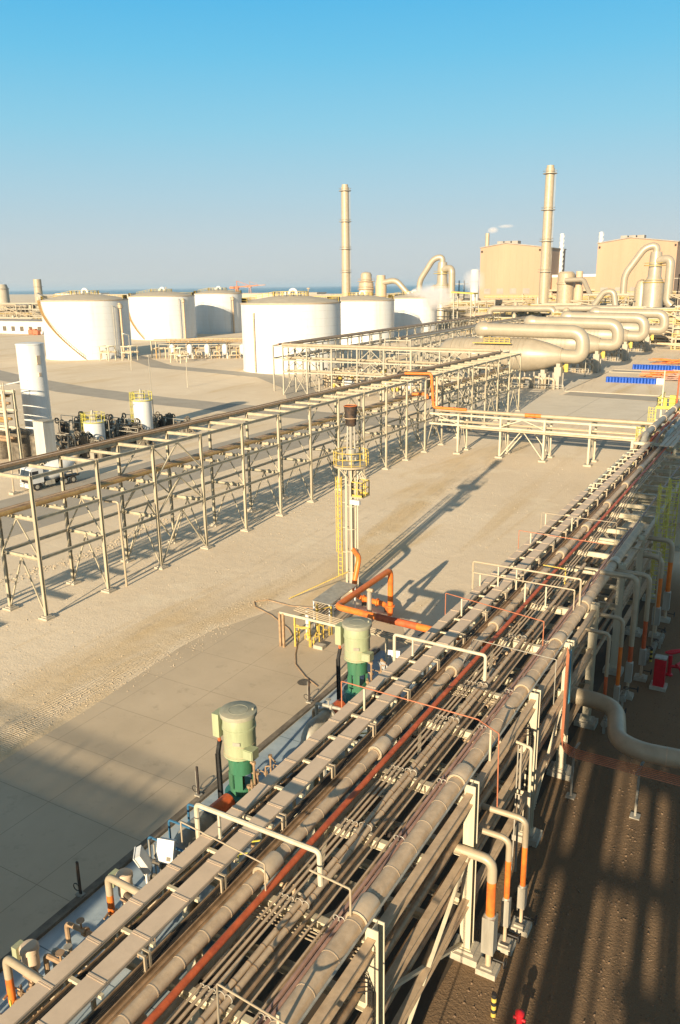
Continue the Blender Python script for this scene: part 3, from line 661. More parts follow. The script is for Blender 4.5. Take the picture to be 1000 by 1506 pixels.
# big S pipe
sp = T('s_bend_pipe', (-5, 35.5, 0), 'big grey clad pipe winding in an S over the gravel at the right', 'pipe')
O('pipe_run', MB().pipe([(-8.4, 37.4, 3.0), (-6.0, 37.3, 3.0), (-5.35, 34.2, 3.0), (-4.3, 33.7, 3.0), (4.5, 34.6, 3.0)], .42, 1.4, 20, 10), 'cladlight', sp)
b = MB()
for x in (-3.2, -1.6, 0, 1.6): b.tube([(x, 33.81+.1023*(x+3.2), 3.0), (x+.05, 33.815+.1023*(x+3.2), 3.0)], .432, 20)
O('band', b, 'clad', sp)
for i, (x, y) in enumerate(((-7.02, 33.3), (-4.14, 33.2), (-1.2, 33.4))):
    O('support_post', MB().bar((x, y, .03), (x, y, 2.4), .09).box((x, y, .03), (.42, .42, .06)).bar((x-.05, y-.55, 2.42), (x+.05, y+.8, 2.42), .1, .06), 'galv', sp)
for k in range(6):
    y = 32.65+.14*k
    O('copper_tube', MB().pipe([(-7.5-.05*k, y+.5, 7.2), (-7.5-.05*k, y+.4, 2.5), (-7.0, y, 2.47), (4, y+.05, 2.47)], .022, .25, 6), 'copper', None, 'thin orange tube dropping down the white column and running right over the gravel', 'tube', 'six orange tubes turning off the rack')
for k, yy in enumerate((33.9, 34.05)):
    O('blue_tube', MB().tube([(-7.62, yy, 7.0), (-7.55, yy-.05, 4.4)], .02, 6), 'cyan', None, 'short light blue tube on the white column', 'tube', 'pair of light blue tubes')
# frame beside second column
fr_ = T('goalpost_piping', (-7.6, 26.8, 0), 'grey square pipe frame standing beside the second tall column', 'frame')
O('frame_tube', MB().pipe([(-8.35, 27.2, 6.0), (-7.25, 26.9, 6.0), (-7.2, 26.9, .2)], .06, .12, 8), 'steel', fr_)
O('post', MB().bar((-7.62, 26.9, .3), (-7.62, 26.9, 6.0), .07).bar((-7.75, 26.9, .3), (-7.75, 26.9, 6.0), .04), 'galv', fr_)
# conduits clipped on columns
for yy in (15.3, 29.5):
    mb = MB()
    for k in range(5): mb.pipe([(-8.2, yy-.6+.03*k, 5.9-.2*k), (-8.0+.05*k, yy-.27, 5.6-.1*k), (-8.05+.05*k, yy-.27, .5)], .018, .2, 5)
    O('conduit_bundle', mb, 'black', None, 'black conduits clipped down the %s white column' % ('nearest' if yy < 20 else 'third'), 'conduits')
# striped bollards
def bollard(x, y, label):
    t = T('bollard', (x, y, 0), label, 'bollard', 'black and yellow striped bollards')
    for k in range(6): O('stripe', MB().tube([(x, y, k*.15), (x, y, k*.15+.15)], .085, 14), 'yellow' if k % 2 == 0 else 'black', t)
    return t
bollard(-6.24, 20.4, 'black and yellow striped bollard on the gravel at the bottom edge')
bollard(-6.18, 49.6, 'black and yellow striped bollard near the red cabinet')
rc = T('fire_cabinet', (-5.2, 46.2, 0), 'upright red fire cabinet on a concrete plinth', 'cabinet')
O('plinth', MB().bb(-5.65, -4.75, 45.8, 46.7, 0, .18), 'concrete', rc)
O('body', MB().bb(-5.5, -4.9, 46.0, 46.5, .18, 1.9), 'red', rc)
O('top_panel', MB().bb(-5.53, -4.87, 45.97, 46.53, 1.9, 1.98), 'galv', rc)
O('door', MB().bb(-5.44, -4.96, 45.965, 45.995, .3, 1.8), 'red', rc)
fm = T('fire_monitor', (-4.6, 48.2, 0), 'red fire monitor with hose connections behind the red cabinet', 'fire monitor')
O('stand_pipe', MB().tube([(-4.9, 48.2, 0), (-4.9, 48.2, 1.3)], .12, 12).lathe((-4.9, 48.2, 0), [(.22, 0), (.22, .08), (.12, .1)], 12), 'red', fm)
O('nozzle', MB().tube([(-5.2, 48.0, 1.5), (-4.9, 48.2, 1.5), (-4.4, 48.6, 1.55)], [.06, .16, .12], 10), 'red', fm)
O('branch', MB().pipe([(-4.9, 48.2, .6), (-4.3, 48.3, .6), (-4.2, 48.3, .2)], .1).tube([(-4.5, 47.8, .9), (-4.1, 48.9, .9)], .09, 8), 'red', fm)
fm2 = T('fire_hydrant', (-5.5, 19.2, 0), 'dark red hydrant at the bottom border right of the bollard', 'hydrant')
O('barrel', MB().lathe((-5.35, 20.3, 0), [(.16, 0), (.16, .1), (.1, .12), (.1, .6), (.15, .62), (.15, .7), (.04, .78)], 12), 'red', fm2)
O('outlet', MB().tube([(-5.55, 20.3, .45), (-5.15, 20.3, .45)], .06, 10), 'red', fm2)
# valve train on the gravel between the risers
for i, (x, y) in enumerate(((-6.2, 50.6), (-6.0, 52.2), (-6.4, 49.3), (-6.9, 40.0), (-6.6, 43.2), (-7.0, 25.6))):
    t = T('valve_set', (x, y, 0), ['flanged valve set on the gravel beside the far striped bollard', 'flanged valve set farthest up the gravel strip', 'flanged valve set between the far bollard and the rack',
          'flanged valve at the foot of the short orange footed riser', 'flanged valve below the tall arching riser', 'black wheeled valve by the column foot behind the nearest risers'][i], 'valve')
    b_ = MB(); b_.tube([(x, y-.5, .55), (x, y+.5, .55)], .1, 12)
    for d in (-.45, -.2, .2, .45): b_.tube([(x, y+d-.02, .55), (x, y+d+.02, .55)], .18, 14)
    b_.bar((x, y-.4, 0), (x, y-.4, .5), .12).bar((x, y+.4, 0), (x, y+.4, .5), .12); O('valve_body', b_, 'galv' if i < 5 else 'machine', t)
    O('stem', MB().tube([(x, y, .6), (x+.1, y, 1.05)], .05, 8), 'galv', t)
    w = MB(); w.ring((x+.1, y, 1.07), .16, .02, 14); w.bar((x-.05, y, 1.07), (x+.26, y, 1.07), .02); O('handwheel', w, 'black', t)

# ------------------------------------------------------------------ PUMPS in the pit (left of the near rack)
def pump(x, y, label):
    t = T('vertical_pump', (x, y, 0), label, 'pump', 'two tall green vertical pumps')
    O('plinth', MB().bb(x-.95, x+.95, y-.95, y+.95, 0, .9), 'trench', t)
    s = MB(); s.lathe((x, y, 0), [(.9, .9), (.9, 1.02), (.62, 1.04), (.62, 1.5), (.78, 1.52), (.78, 1.62)], 24); O('discharge_head', s, 'teal', t)
    n = 24; s = MB(); s.lathe((x, y, 0), [(.54, 1.62), (.54, 1.95)], n); s.lathe((x, y, 0), [(.54, 2.65), (.56, 3.4), (.64, 3.42), (.64, 3.5)], n)
    for a in (PI*.30, PI*.95, PI*1.35, PI*1.62):
        s.bar((x+.51*math.cos(a), y+.51*math.sin(a), 1.95), (x+.51*math.cos(a), y+.51*math.sin(a), 2.66), .36, .06, up=(math.cos(a), math.sin(a), 0))
    for k in range(16): a = 2*PI*k/16; s.tube([(x+.66*math.cos(a), y+.66*math.sin(a), 3.38), (x+.66*math.cos(a), y+.66*math.sin(a), 3.55)], .028, 6)
    O('stool', s, 'green', t)
    O('shaft', MB().tube([(x, y, 1.6), (x, y, 2.7)], .12, 10), 'dark', t)
    s = MB(); s.lathe((x, y, 0), [(.74, 3.5), (.74, 3.57), (.70, 3.59), (.70, 4.75), (.74, 4.77), (.74, 4.87), (.71, 4.89), (.71, 5.30), (.68, 5.34)], 36); O('motor', s, 'palegreen', t)
    s = MB(); s.lathe((x, y, 0), [(.60, 5.34), (.80, 5.37), (.81, 5.52), (.80, 5.555), (.79, 5.56), (.05, 5.565)], 36)
    s.ring((x, y, 5.56), .42, .014, 24); s.tube([(x+.55, y+.3, 5.5), (x+.55, y+.3, 5.66)], .05, 8); O('fan_cover', s, 'cap', t)
    O('nameplate', MB().bar((x+.15, y-.705, 4.3), (x+.45, y-.59, 4.3), .02, .16), 'galv', t)
    O('motor_band', MB().ring((x, y, 3.63), .71, .014, 32).ring((x, y, 4.1), .705, .01, 32), 'clad', t)
    lg = MB()
    for a in (-2.2, -1.2, .4): lg.bar((x+.66*math.cos(a), y+.66*math.sin(a), 5.08), (x+.66*math.cos(a), y+.66*math.sin(a), 5.22), .06, .08, up=(math.cos(a), math.sin(a), 0))
    O('lifting_lug', lg, 'black', t)
    s = MB(); s.box((x-.95, y-.12, 4.75), (.34, .62, 1.1)); s.box((x-1.135, y-.12, 4.75), (.03, .56, 1.08)); O('terminal_box', s, 'palegreen', t)
    s = MB(); s.box((x+.82, y-.35, 3.9), (.5, .45, .45)); s.box((x+.82, y-.595, 3.9), (.44, .04, .39)); O('side_box', s, 'palegreen', t)
    O('gland_tube', MB().tube([(x-.97, y-.2, 4.42), (x-.97, y-.2, 3.9)], .07, 8), 'rust', t)
    s = MB(); s.bar((x-.95, y-.2, 3.9), (x-1.08, y-.2, 3.3), .16, .14).bar((x-1.08, y-.2, 3.3), (x-1.05, y-.2, .1), .16, .14); s.bar((x-1.14, y-.3, 3.25), (x-1.12, y-.3, .1), .03, .06)
    O('cable_riser', s, 'black', t)
    s = MB(); s.pipe([(x+.5, y-.3, 1.05), (x+1.6, y-.9, 1.05)], .16, n=12).tube([(x+.75, y-.45, 1.05), (x+.8, y-.48, 1.05)], .24, 14).pipe([(x+.4, y-.1, 1.5), (x+1.5, y-.5, 1.6)], .11, n=10)
    O('suction_pipe', s, 'cladlight', t)
    s = MB()
    for k in range(22):
        a = random.uniform(0, 2*PI); px, py, pz = x+1.15+random.uniform(-.35, .7), y-.2+random.uniform(-.9, .9), random.uniform(2.0, 4.0)
        s.pipe([(px, py, pz-1.6), (px, py, pz), (px+random.uniform(-.5, .5), py+random.uniform(-.3, .3), pz)], random.uniform(.02, .05), n=6)
        if k % 3 == 0: s.lathe((px, py, pz), [(.09, -.06), (.09, .06)], 8)
    O('seal_piping', s, 'brown', t)
    return t
p_a = pump(-19.3, 24.55, 'nearer tall pale green vertical pump left of the cable trays')
p_b = dup(p_a, (-19.25, 35.1, 0), 0, 'farther tall green pump beside the orange elbowed pipe')
# discharge headers (red then grey elbow)
for i, (x, y) in enumerate(((-19.0, 24.4), (-18.8, 33.9))):
    t = T('discharge_pipe', (x, y-1, 0), ['grey and red discharge pipe lying before the nearer green pump', 'grey elbow and red pipe lying before the farther green pump'][i], 'pipe')
    O('red_section', MB().tube([(x-.5, y-.6, 1.45), (x-.55, y-1.9, 1.45)], .36, 18), 'rust', t)
    O('elbow', MB().pipe([(x-.55, y-1.9, 1.45), (x-.6, y-3.7, 1.45), (x-.6, y-3.7, .0)], .41, 1.0, 18, 8), 'galv', t)
    O('flange', MB().tube([(x-.55, y-1.85, 1.45), (x-.55, y-1.98, 1.45)], .52, 20), 'galv', t)
    O('yellow_rail', railing(MB(), [(x+1.3, y-2.4, .1), (x+2.3, y-1.6, .1), (x+2.3, y+.3, .1)], 1.1, .025, toe=False), 'lemon', t)
# big blue framed exchanger in the pit
ex = T('pit_equipment', (-18.4, 19.6, 0), 'blue framed equipment skid in the pit below the thick cream hoop', 'skid')
O('drum', MB().lathe((-18.9, 19.6, .95), [(.1, -1.3), (.45, -1.15), (.55, -.9), (.55, .9), (.45, 1.15), (.1, 1.3)], 20, 'Y'), 'galv', ex)
O('red_cap', MB().lathe((-18.7, 21.3, .9), [(.3, -.2), (.42, 0), (.42, .3), (.2, .5)], 18, 'Y'), 'rust', ex)
b = MB()
for y in (18.4, 19.6, 20.8):
    O('frame', MB().pipe([(-19.8, y, .05), (-19.8, y, 1.9), (-17.9, y, 1.9), (-17.9, y, .05)], .05, .15, 6), 'darkblue', ex)
b = MB()
for k in range(8): b.tube([(-19.6+.25*k, 18.2, .1), (-19.6+.25*k, 18.2, 1.6+.5*random.random())], .035, 6)
O('instrument_posts', b, 'galv', ex)
for o in [ex]: o.location = o.location+Vector((-.7, 1.5, 0))
# small pumps with cream/orange loops
def small_pump(x, y, label):
    t = T('small_pump', (x, y, 0), label, 'pump', 'two small tan capped pumps')
    O('body', MB().lathe((x, y, 0), [(.36, 0), (.36, .3), (.18, .35), (.18, 1.8), (.27, 1.85), (.27, 2.5), (.31, 2.53), (.31, 2.66), (.24, 2.74), (.02, 2.77)], 24), 'tray', t)
    O('terminal_box', MB().box((x-.4, y-.1, 2.4), (.22, .36, .5)).box((x-.52, y-.1, 2.4), (.03, .32, .44)), 'palegreen', t)
    s = MB()
    for k in range(22):
        px, py, pz = x+random.uniform(-.2, 1.5), y-random.uniform(.1, 1.2), random.uniform(.5, 2.1)
        s.pipe([(px, py, .1), (px, py, pz), (px+random.uniform(-.5, .5), py+random.uniform(-.4, .4), pz)], random.uniform(.02, .045), n=6)
        if k % 2: s.lathe((px, py, pz-.1), [(.08, -.06), (.1, 0), (.08, .06)], 8)
    O('seal_piping', s, 'brown', t)
    s = MB(); s.tube([(x+.2, y-.2, 2.0), (x+2.0, y-.6, 2.0)], .12, 12); s.tube([(x+1.2, y-.42, 2), (x+1.3, y-.44, 2)], .2, 12)
    O('cross_pipe', s, 'machine', t)
    s = MB(); s.bar((x+.3, y-.9, 1.3), (x+1.7, y-.5, 2.1), .05).bar((x+.3, y-1.1, .6), (x+.3, y-1.1, 1.7), .05)
    O('yellow_lever', s, 'lemon', t)
    return t
s_a = small_pump(-19.4, 13.25, 'nearest small pump with a tan cap and pale green box at the left border')
s_b = dup(s_a, (-19.1, 17.2, 0), 0, 'small pump with a tan cap beside the white tilted boxes')
def loop(x0, x1, y, z, label):
    t = T('pipe_loop', (x1, y, 0), label, 'pipe', 'cream and orange pipe loops in the pit')
    O('upper_pipe', MB().pipe([(x0, y-.1, z), (x1, y, z), (x1, y, z-.75)], .13, .25, 14), 'cladlight', t)
    O('orange_pipe', MB().tube([(x1, y, z-.75), (x1, y, z-2.1)], .125, 14), 'orange', t)
    O('foot', MB().tube([(x1, y, z-2.1), (x1, y, .02)], .16, 14), 'galv', t)
    O('gusset', MB().bar((x0-.5, y-.06, z-.28), (x0+.1, y-.09, z-.28), .06, .45), 'cladlight', t)
    return t
l_a = loop(-16.9, -19.3, 12.35, 3.05, 'cream pipe with orange leg beside the nearest small pump')
dup(l_a, (-19.15, 16.5, 0), 0, 'cream pipe with orange leg in front of the tilted white boxes')
def tilted_box(x, y, z, rz, tilt, label):
    t = T('floodlight', (x, y, 0), label, 'floodlight', 'two tilted white floodlight housings')
    R = Matrix.Rotation(rz, 3, 'Z')@Matrix.Rotation(tilt, 3, 'X'); C_ = Vector((x, y, z))
    def bx(c, d):
        return MB().add([C_+R@(Vector(c)+Vector((a*d[0]/2, b_*d[1]/2, e*d[2]/2))) for a in (-1, 1) for b_ in (-1, 1) for e in (-1, 1)], [(0, 1, 3, 2), (4, 6, 7, 5), (0, 4, 5, 1), (2, 3, 7, 6), (0, 2, 6, 4), (1, 5, 7, 3)])
    O('housing', bx((0, 0, 0), (.62, .22, .8)), 'whitesmall', t); O('front_frame', bx((0, -.13, 0), (.68, .04, .86)), 'whitesmall', t)
    O('vent', bx((.18, -.16, -.25), (.16, .02, .14)), 'machine', t)
    O('stand', MB().bar((x, y+.1, .05), (x, y+.1, z-.3), .09).bar((x-.2, y+.1, z-.45), (x+.2, y+.1, z-.45), .06), 'whitesmall', t)
tilted_box(-18.75, 17.85, 2.95, -.9, .45, 'left tilted white box housing near the small tan capped pump')
tilted_box(-18.35, 18.65, 2.95, .25, -.35, 'right tilted white box housing facing the camera with a small vent')
tilted_box(-17.75, 35.5, 2.95, -.7, .35, 'small white tilted box between the farther green pump and the trays')
tilted_box(-17.95, 37.0, 2.95, .25, -.3, 'small square white box standing by the cable tray behind the farther pump')
# short marker posts along the kerb
for x, y, lab in ((-22.25, 17.75, 'dark marker post on the shaded slab edge nearest the camera'), (-22.3, 25.05, 'slim marker post before the nearer green pump'), (-22.35, 35.0, 'slim marker post before the farther green pump')):
    t = T('marker_post', (x, y, 0), lab, 'post', 'short marker posts on the kerb')
    O('post', MB().bar((x, y, 0), (x, y, 1.55), .1, .06), 'dark', t); O('post', MB().bar((x-.1, y, 0), (x-.1, y, 1.3), .025), 'galv', t)
    O('foot', MB().bb(x-.17, x+.15, y-.12, y+.12, 0, .07), 'galv', t); O('cable_loop', MB().ring((x-.2, y, .3), .16, .02, 14, axis='Y'), 'cable', t)
# pit clutter: pipes along the pit, small
for k, (x, z, r) in enumerate(((-15.2, .5, .16), (-15.7, .35, .12), (-16.3, .3, .2), (-14.9, 1.4, .1))):
    O('pit_pipe', MB().tube([(x, 2, z), (x, 42, z)], r, 10), 'galv', None, 'grey pipe low in the pit left of the rack legs', 'pipe', 'low pipes in the pit')
for k in range(34):
    x, y = random.uniform(-19.4, -15.2), random.uniform(10, 41)
    if 23 < y < 26.5 or 33 < y < 37: continue
    mb = MB(); z = random.uniform(.8, 2.6)
    mb.pipe([(x-1.2, y, .1), (x-1.2, y, z), (x+1, y+.1, z)], .09, n=8); mb.lathe((x-.3, y+.04, z), [(.16, -.06), (.16, .06)], 12, 'X'); mb.lathe((x-.5, y+.04, z), [(.04, 0), (.04, .35), (.15, .36), (.15, .39)], 10)
    O('pit_valve', mb, random.choice(['galv', 'machine', 'brown']), None, 'small valve and pipe bend in the pit beside the rack', 'valve', 'small valves in the pit')
# cable dropped on the slab, hoses
O('hose', MB().tube([(x, y, .03) for x, y in [(-20.6, 46.2), (-20.2, 49), (-19.6, 51.2), (-18.2, 51.5), (-16.6, 50.2), (-14.8, 48)]], .035, 6), 'cable', None, 'black hose curving over the sand towards the rack', 'hose')
pts = [(-28.0, 47.4), (-29.5, 47.0), (-31.2, 46.6), (-33.4, 46.8), (-34.1, 46.0), (-33.4, 45.2), (-31.5, 44.5), (-29.0, 43.0), (-27.2, 41.3), (-26.4, 39.8), (-25.6, 38.6), (-24.2, 37.5), (-22.9, 36.8)]
O('hose', MB().tube([(x, y, .03) for x, y in pts], .035, 6), 'brown', None, 'brown hose looping from the flare skid over sand and slab', 'hose')
O('manhole_cover', MB().lathe((-23.9, 36.9, .0), [(.42, 0), (.42, .02), (.36, .025)], 20), 'machine', None, 'round dark manhole cover in the slab near the farther pump', 'manhole cover')

# ------------------------------------------------------------------ FLARE STACK and its skid
FX, FY = -28.85, 51.9
fl = T('flare_stack', (FX, FY, 0), 'tall slim flare stack with soot dark tip and yellow railed platform', 'flare stack')
O('main_pipe', MB().tube([(FX, FY, .3), (FX, FY, 10.6)], .25, 20), 'galv', fl)
b = MB()
for dx, dy, r in ((-.42, -.12, .07), (.38, -.1, .06), (.5, .05, .05), (-.3, -.35, .04), (.2, -.36, .05), (-.18, -.42, .03)): b.tube([(FX+dx, FY+dy, .2), (FX+dx, FY+dy, 9.9)], r, 8)
for z in (1.5, 3.2, 5, 6.8, 8.5): b.ring((FX, FY, z), .46, .03, 20)
O('guide_pipes', b, 'steel', fl)
O('base', MB().bb(FX-.7, FX+.7, FY-.7, FY+.7, 0, .3).bb(FX-.5, FX+.5, FY-.5, FY+.5, .3, .5), 'concrete', fl)
O('platform', MB().lathe((FX, FY, 9.98), [(1.32, -.10), (1.34, -.1), (1.34, .04), (.3, .05)], 32), 'cladlight', fl)
b = MB()
for z, r in ((10.55, .025), (11.05, .03), (10.1, .02)): b.ring((FX, FY, z), 1.3, r, 32, m=5)
for k in range(12): a = 2*PI*k/12; b.bar((FX+1.3*math.cos(a), FY+1.3*math.sin(a), 10.0), (FX+1.3*math.cos(a), FY+1.3*math.sin(a), 11.05), .045)
O('railing', b, 'yellow', fl)
b = MB()
for k in range(6): a = 2*PI*k/6+.3; b.bar((FX+1.15*math.cos(a), FY+1.15*math.sin(a), 9.9), (FX+.3*math.cos(a), FY+.3*math.sin(a), 8.9), .05)
O('knee_brace', b, 'steel', fl)
b = MB(); b.tube([(FX, FY, 10.6), (FX, FY, 11.2)], .34, 14); b.tube([(FX, FY, 11.2), (FX, FY, 13.3)], .13, 12)
for a in (.5, 2.2, 4.0): b.tube([(FX+.32*math.cos(a), FY+.32*math.sin(a), 10.3), (FX+.24*math.cos(a), FY+.24*math.sin(a), 13.3)], .07, 8)
O('burner_pipes', b, 'galv', fl)
n = 28
O('flare_tip', MB().lathe((FX, FY, 0), [(.30, 12.95), (.40, 13.0), (.41, 13.45), (.44, 13.5), (.44, 13.56), (.42, 13.6), (.50, 14.35), (.53, 14.37), (.53, 14.42), (.46, 14.42), (.38, 13.5), (.05, 13.4)], n), 'dark', fl)
O('tip_rim', MB().ring((FX, FY, 14.43), .49, .028, 28), 'orange', fl)
O('burner_ring', MB().ring((FX, FY, 14.25), .25, .05, 20).bar((FX-.4, FY, 14.2), (FX+.4, FY, 14.2), .08).bar((FX, FY-.4, 14.2), (FX, FY+.4, 14.2), .08), 'orange', fl)
O('tip_clamp', MB().ring((FX, FY, 13.53), .46, .03, 24), 'clad', fl)
O('ladder', ladder(MB(), FX-.95, FY-.15, .9, 9.0, .36, 1, 0, True, .03, .26, -1), 'yellow', fl)
b = MB()
for z in (3, 5, 7, 8.8): b.bar((FX-.75, FY-.15, z), (FX-.2, FY-.1, z), .04)
O('ladder_bracket', b, 'steel', fl)
b = MB(); railing(b, [(FX+.35, FY-.6, 7.7), (FX+1.25, FY-.6, 7.7), (FX+1.25, FY+.5, 7.7), (FX+.35, FY+.5, 7.7)], 1.1, .03, True, .45)
O('rest_platform_railing', b, 'yellow', fl)
O('rest_platform', MB().bb(FX+.3, FX+1.3, FY-.65, FY+.55, 7.62, 7.7), 'cladlight', fl)
O('control_box', MB().bb(FX+.35, FX+1.15, FY-.9, FY-.68, 7.15, 7.5), 'whitesmall', fl)
for k in range(4): O('guy_pipe', MB().tube([(FX+.6+.12*k, FY+.2*k, 8.9), (FX+.45, FY+.1, 10)], .03, 6), 'steel', fl)

op = T('orange_pipe', (-23, 43, 0), 'bright orange pipe looping from the near rack to the flare foot', 'pipe')
O('header', MB().pipe([(-12.8, 39.0, 4.0), (-17.6, 39.35, 4.0)], .22, n=16), 'orange', op)
O('rusty_section', MB().tube([(-17.6, 39.35, 4.0), (-20.3, 39.5, 4.0)], .222, 16), 'rust', op)
O('header', MB().pipe([(-20.3, 39.5, 4.0), (-23.25, 39.75, 4.0), (-23.25, 47.3, 4.0), (-23.25, 47.3, .55), (-24.4, 49.0, .55), (-26.9, 49.3, .55), (-27.6, 49.8, 1.0), (-27.4, 50.4, 3.3), (-28.6, 51.7, 3.3)], .2, .5, 16), 'orange', op)
b = MB(); 
for p in ((-23.25, 47.3, 1.3), (-23.25, 47.3, .3)): b.lathe(p, [(.32, -.04), (.32, .04)], 16)
for p in ((-25.2, 49.1, .55), (-26.4, 49.25, .55)): b.lathe(p, [(.3, -.04), (.3, .04)], 16, 'X')
O('flange', b, 'orange', op)
for x, y in ((-23.25, 47.1), (-24.4, 49.0), (-26.4, 49.25)): O('support', MB().bar((x, y, 0), (x, y, .35), .25), 'machine', op)
wp = T('support_post', (-24.6, 46.8, 0), 'pale grey round post with a bracket inside the orange loop', 'post')
O('post', MB().tube([(-24.6, 46.7, 0), (-24.6, 46.7, 2.3)], .17, 16), 'galv', wp); O('bracket', MB().tube([(-24.75, 46.7, 2.45), (-24.3, 46.7, 2.45)], .14, 10).tube([(-24.6, 46.7, 2.3), (-24.6, 46.7, 2.5)], .12, 10), 'cladlight', wp)
sk = T('flare_skid', (-26.7, 44.5, 0), 'flare control skid with a flat grey roof and yellow pipework', 'skid')
v = [(-27.6, 43.9, 2.05), (-26.15, 43.9, 2.0), (-26.3, 48.0, 2.05), (-27.75, 48.0, 2.1)]
O('roof', MB().add([(a, b_, c) for a, b_, c in v]+[(a, b_, c+.05) for a, b_, c in v], [(3, 2, 1, 0), (4, 5, 6, 7), (0, 1, 5, 4), (1, 2, 6, 5), (2, 3, 7, 6), (3, 0, 4, 7)]), 'galv', sk)
for x, y in ((-27.5, 44), (-26.25, 44), (-26.35, 47.8), (-27.65, 47.8)): O('post', MB().bar((x, y, 0), (x, y, 2.02), .1), 'whitesmall', sk)
b = MB()
for k in range(9): z = .3+.18*k; b.tube([(-27.4, 44.2, z), (-27.45, 47.6, z)], .03, 6)
O('tube_rack', b, 'machine', sk)
b = MB()
for k in range(16):
    x = -27.6+random.random()*1.8; y = 41+random.random()*2.6; z = random.uniform(.4, 1.5)
    b.pipe([(x, y, .1), (x, y, z), (x+random.uniform(-.6, .6), y+random.uniform(-.3, .5), z)], .035, n=6)
    if k % 2: b.lathe((x, y, z*.6), [(.09, -.08), (.09, .08)], 8)
O('yellow_piping', b, 'yellow', sk)
b = MB()
for p in ((-27.1, 40.9), (-26.2, 41.3), (-26.9, 43.4), (-25.9, 43.6)): b.bar((p[0], p[1], 0), (p[0], p[1], 2.1), .09)
b.bar((-27.1, 40.9, 2.1), (-25.9, 43.6, 2.1), .06); b.bar((-27.1, 40.9, 1.4), (-26.2, 41.3, 1.4), .06)
O('yellow_frame', b, 'yellow', sk)
O('white_post', MB().tube([(-27.0, 42.3, 0), (-27.0, 42.3, 2.2)], .13, 14).tube([(-26.0, 43.9, 0), (-26.0, 43.9, 2.0)], .13, 14), 'whitesmall', sk)
pr_ = T('pipe_bundle', (-24, 41, 0), 'cream pipes running level from the flare skid to the near rack', 'pipes')
for k in range(4): O('pipe_run', MB().tube([(-27.2, 41.0+.22*k, 2.55), (-25.0, 40.6+.22*k, 2.5), (-14.2, 39.6+.2*k, 2.5)], .045, 8), 'cladlight', pr_)
O('beam', MB().bar((-28.0, 40.5, 2.4), (-21.4, 40.3, 2.4), .12, .16).bar((-21.4, 40.5, 2.4), (-14.2, 39.9, 2.4), .12, .16), 'steel', pr_)
for x, y in ((-28.0, 40.5), (-27.7, 40.45), (-20.4, 41.0), (-16.6, 40.1)): O('post', MB().bar((x, y, 0), (x, y, 2.4), .14), 'steel' if x > -27 else 'brown', pr_)
O('clutter_box', MB().bb(-25.9, -25.2, 41.2, 41.7, 0, .25), 'concrete', None, 'small pale concrete block on the slab by the yellow pipework', 'block')
O('handrail', MB().bar((-32.0, 47.6, .1), (-28.9, 51.3, 1.6), .05), 'yellow', None, 'thin yellow sloping line between the flare and the skid', 'rail')

# ------------------------------------------------------------------ LEFT PIPE RACK
LX, LF, S0, DS = -45.63, -49.53, 36.35, 6.122
def left_rack(i0, i1, label, near=True, brace=(), z3=4.66, z2=7.585, H=10.6, col='steelleft'):
    rk = T('pipe_rack', ((LX+LF)/2, S0+DS*i0, 0), label, 'pipe rack', 'steel pipe racks')
    for i in range(i0, i1+1):
        y = S0+DS*i
        for x in (LX, LF):
            if x == LX and not near: continue
            O('column', MB().ibeam((x, y, .2), (x, y, H), .22, .22, up=(0, 1, 0), t=.03), col, rk)
            O('footing', MB().bb(x-.45, x+.45, y-.4, y+.4, 0, .14).bb(x-.28, x+.28, y-.26, y+.26, .14, .22), 'concrete', rk)
        for z in (H-.05, z2, z3):
            if z > 10 and not near: continue
            O('cross_beam', MB().ibeam((LX, y, z-.13), (LF, y, z-.13), .2, .26) if near else MB().ibeam((LX, y, z-.13), (LF, y, z-.13), .2, .26), 'steelleft', rk)
        if not near: continue
        for zt, zb in ((z2-.26, z3+.0), (z3-.26, .25)):
            xm = (LX+LF)/2
            O('brace', MB().bar((xm, y, zt), (LX-.05, y, zb), .09, .09), col, rk); O('brace', MB().bar((xm, y, zt), (LF+.05, y, zb), .09, .09), col, rk)
        if i < 18:
            O('cross_beam', MB().ibeam((LX, y+DS/2, H-.2), (LF, y+DS/2, H-.2), .16, .22), 'steelleft', rk)
            O('cross_beam', MB().ibeam((LX, y+DS/2, z2-.13), (LF, y+DS/2, z2-.13), .14, .2), 'steelleft', rk)
            for z in (z2, z3):
                for yy in (y, y+DS/2) if z == z2 else (y,):
                    for x in (-46.2, -47.0): O('pipe_shoe', MB().box((x, yy, z+.05), (.26, .16, .1)), 'steelleft', rk)
    for i in range(i0, i1+(1 if near and i1 < 18 else 0)):
        y = S0+DS*i; e = y+DS
        for x in (LX, LF):
            if x == LX and not near: continue
            for z, h in ((H, .26), (z2, .22), (z3, .22)):
                O('edge_beam', MB().ibeam((x, y+.13, z-h/2-.012), (x, e-.13, z-h/2-.012), .16, h), col, rk)
            if i in brace:
                m_ = (y+e)/2
                for zt, zb in ((H-.25, z2+.05), (z2-.25, z3+.05), (z3-.25, .25)):
                    O('brace', MB().bar((x, m_, zt), (x, y+.1, zb), .12, .1), col, rk); O('brace', MB().bar((x, m_, zt), (x, e-.1, zb), .12, .1), col, rk)
    return rk
left_rack(-3, -1, 'start of the left rack beyond the border', near=False)
left_rack(0, 6, 'long open pipe rack crossing the left half, its nearest bays by the border', brace=(2,))
left_rack(7, 12, 'middle bays of the long left rack behind the flare stack', brace=(7, 11))
left_rack(13, 18, 'far bays of the long left rack beyond the crossing rack', brace=(13, 15, 17))
for y0 in (-3, -2, -1):
    pass
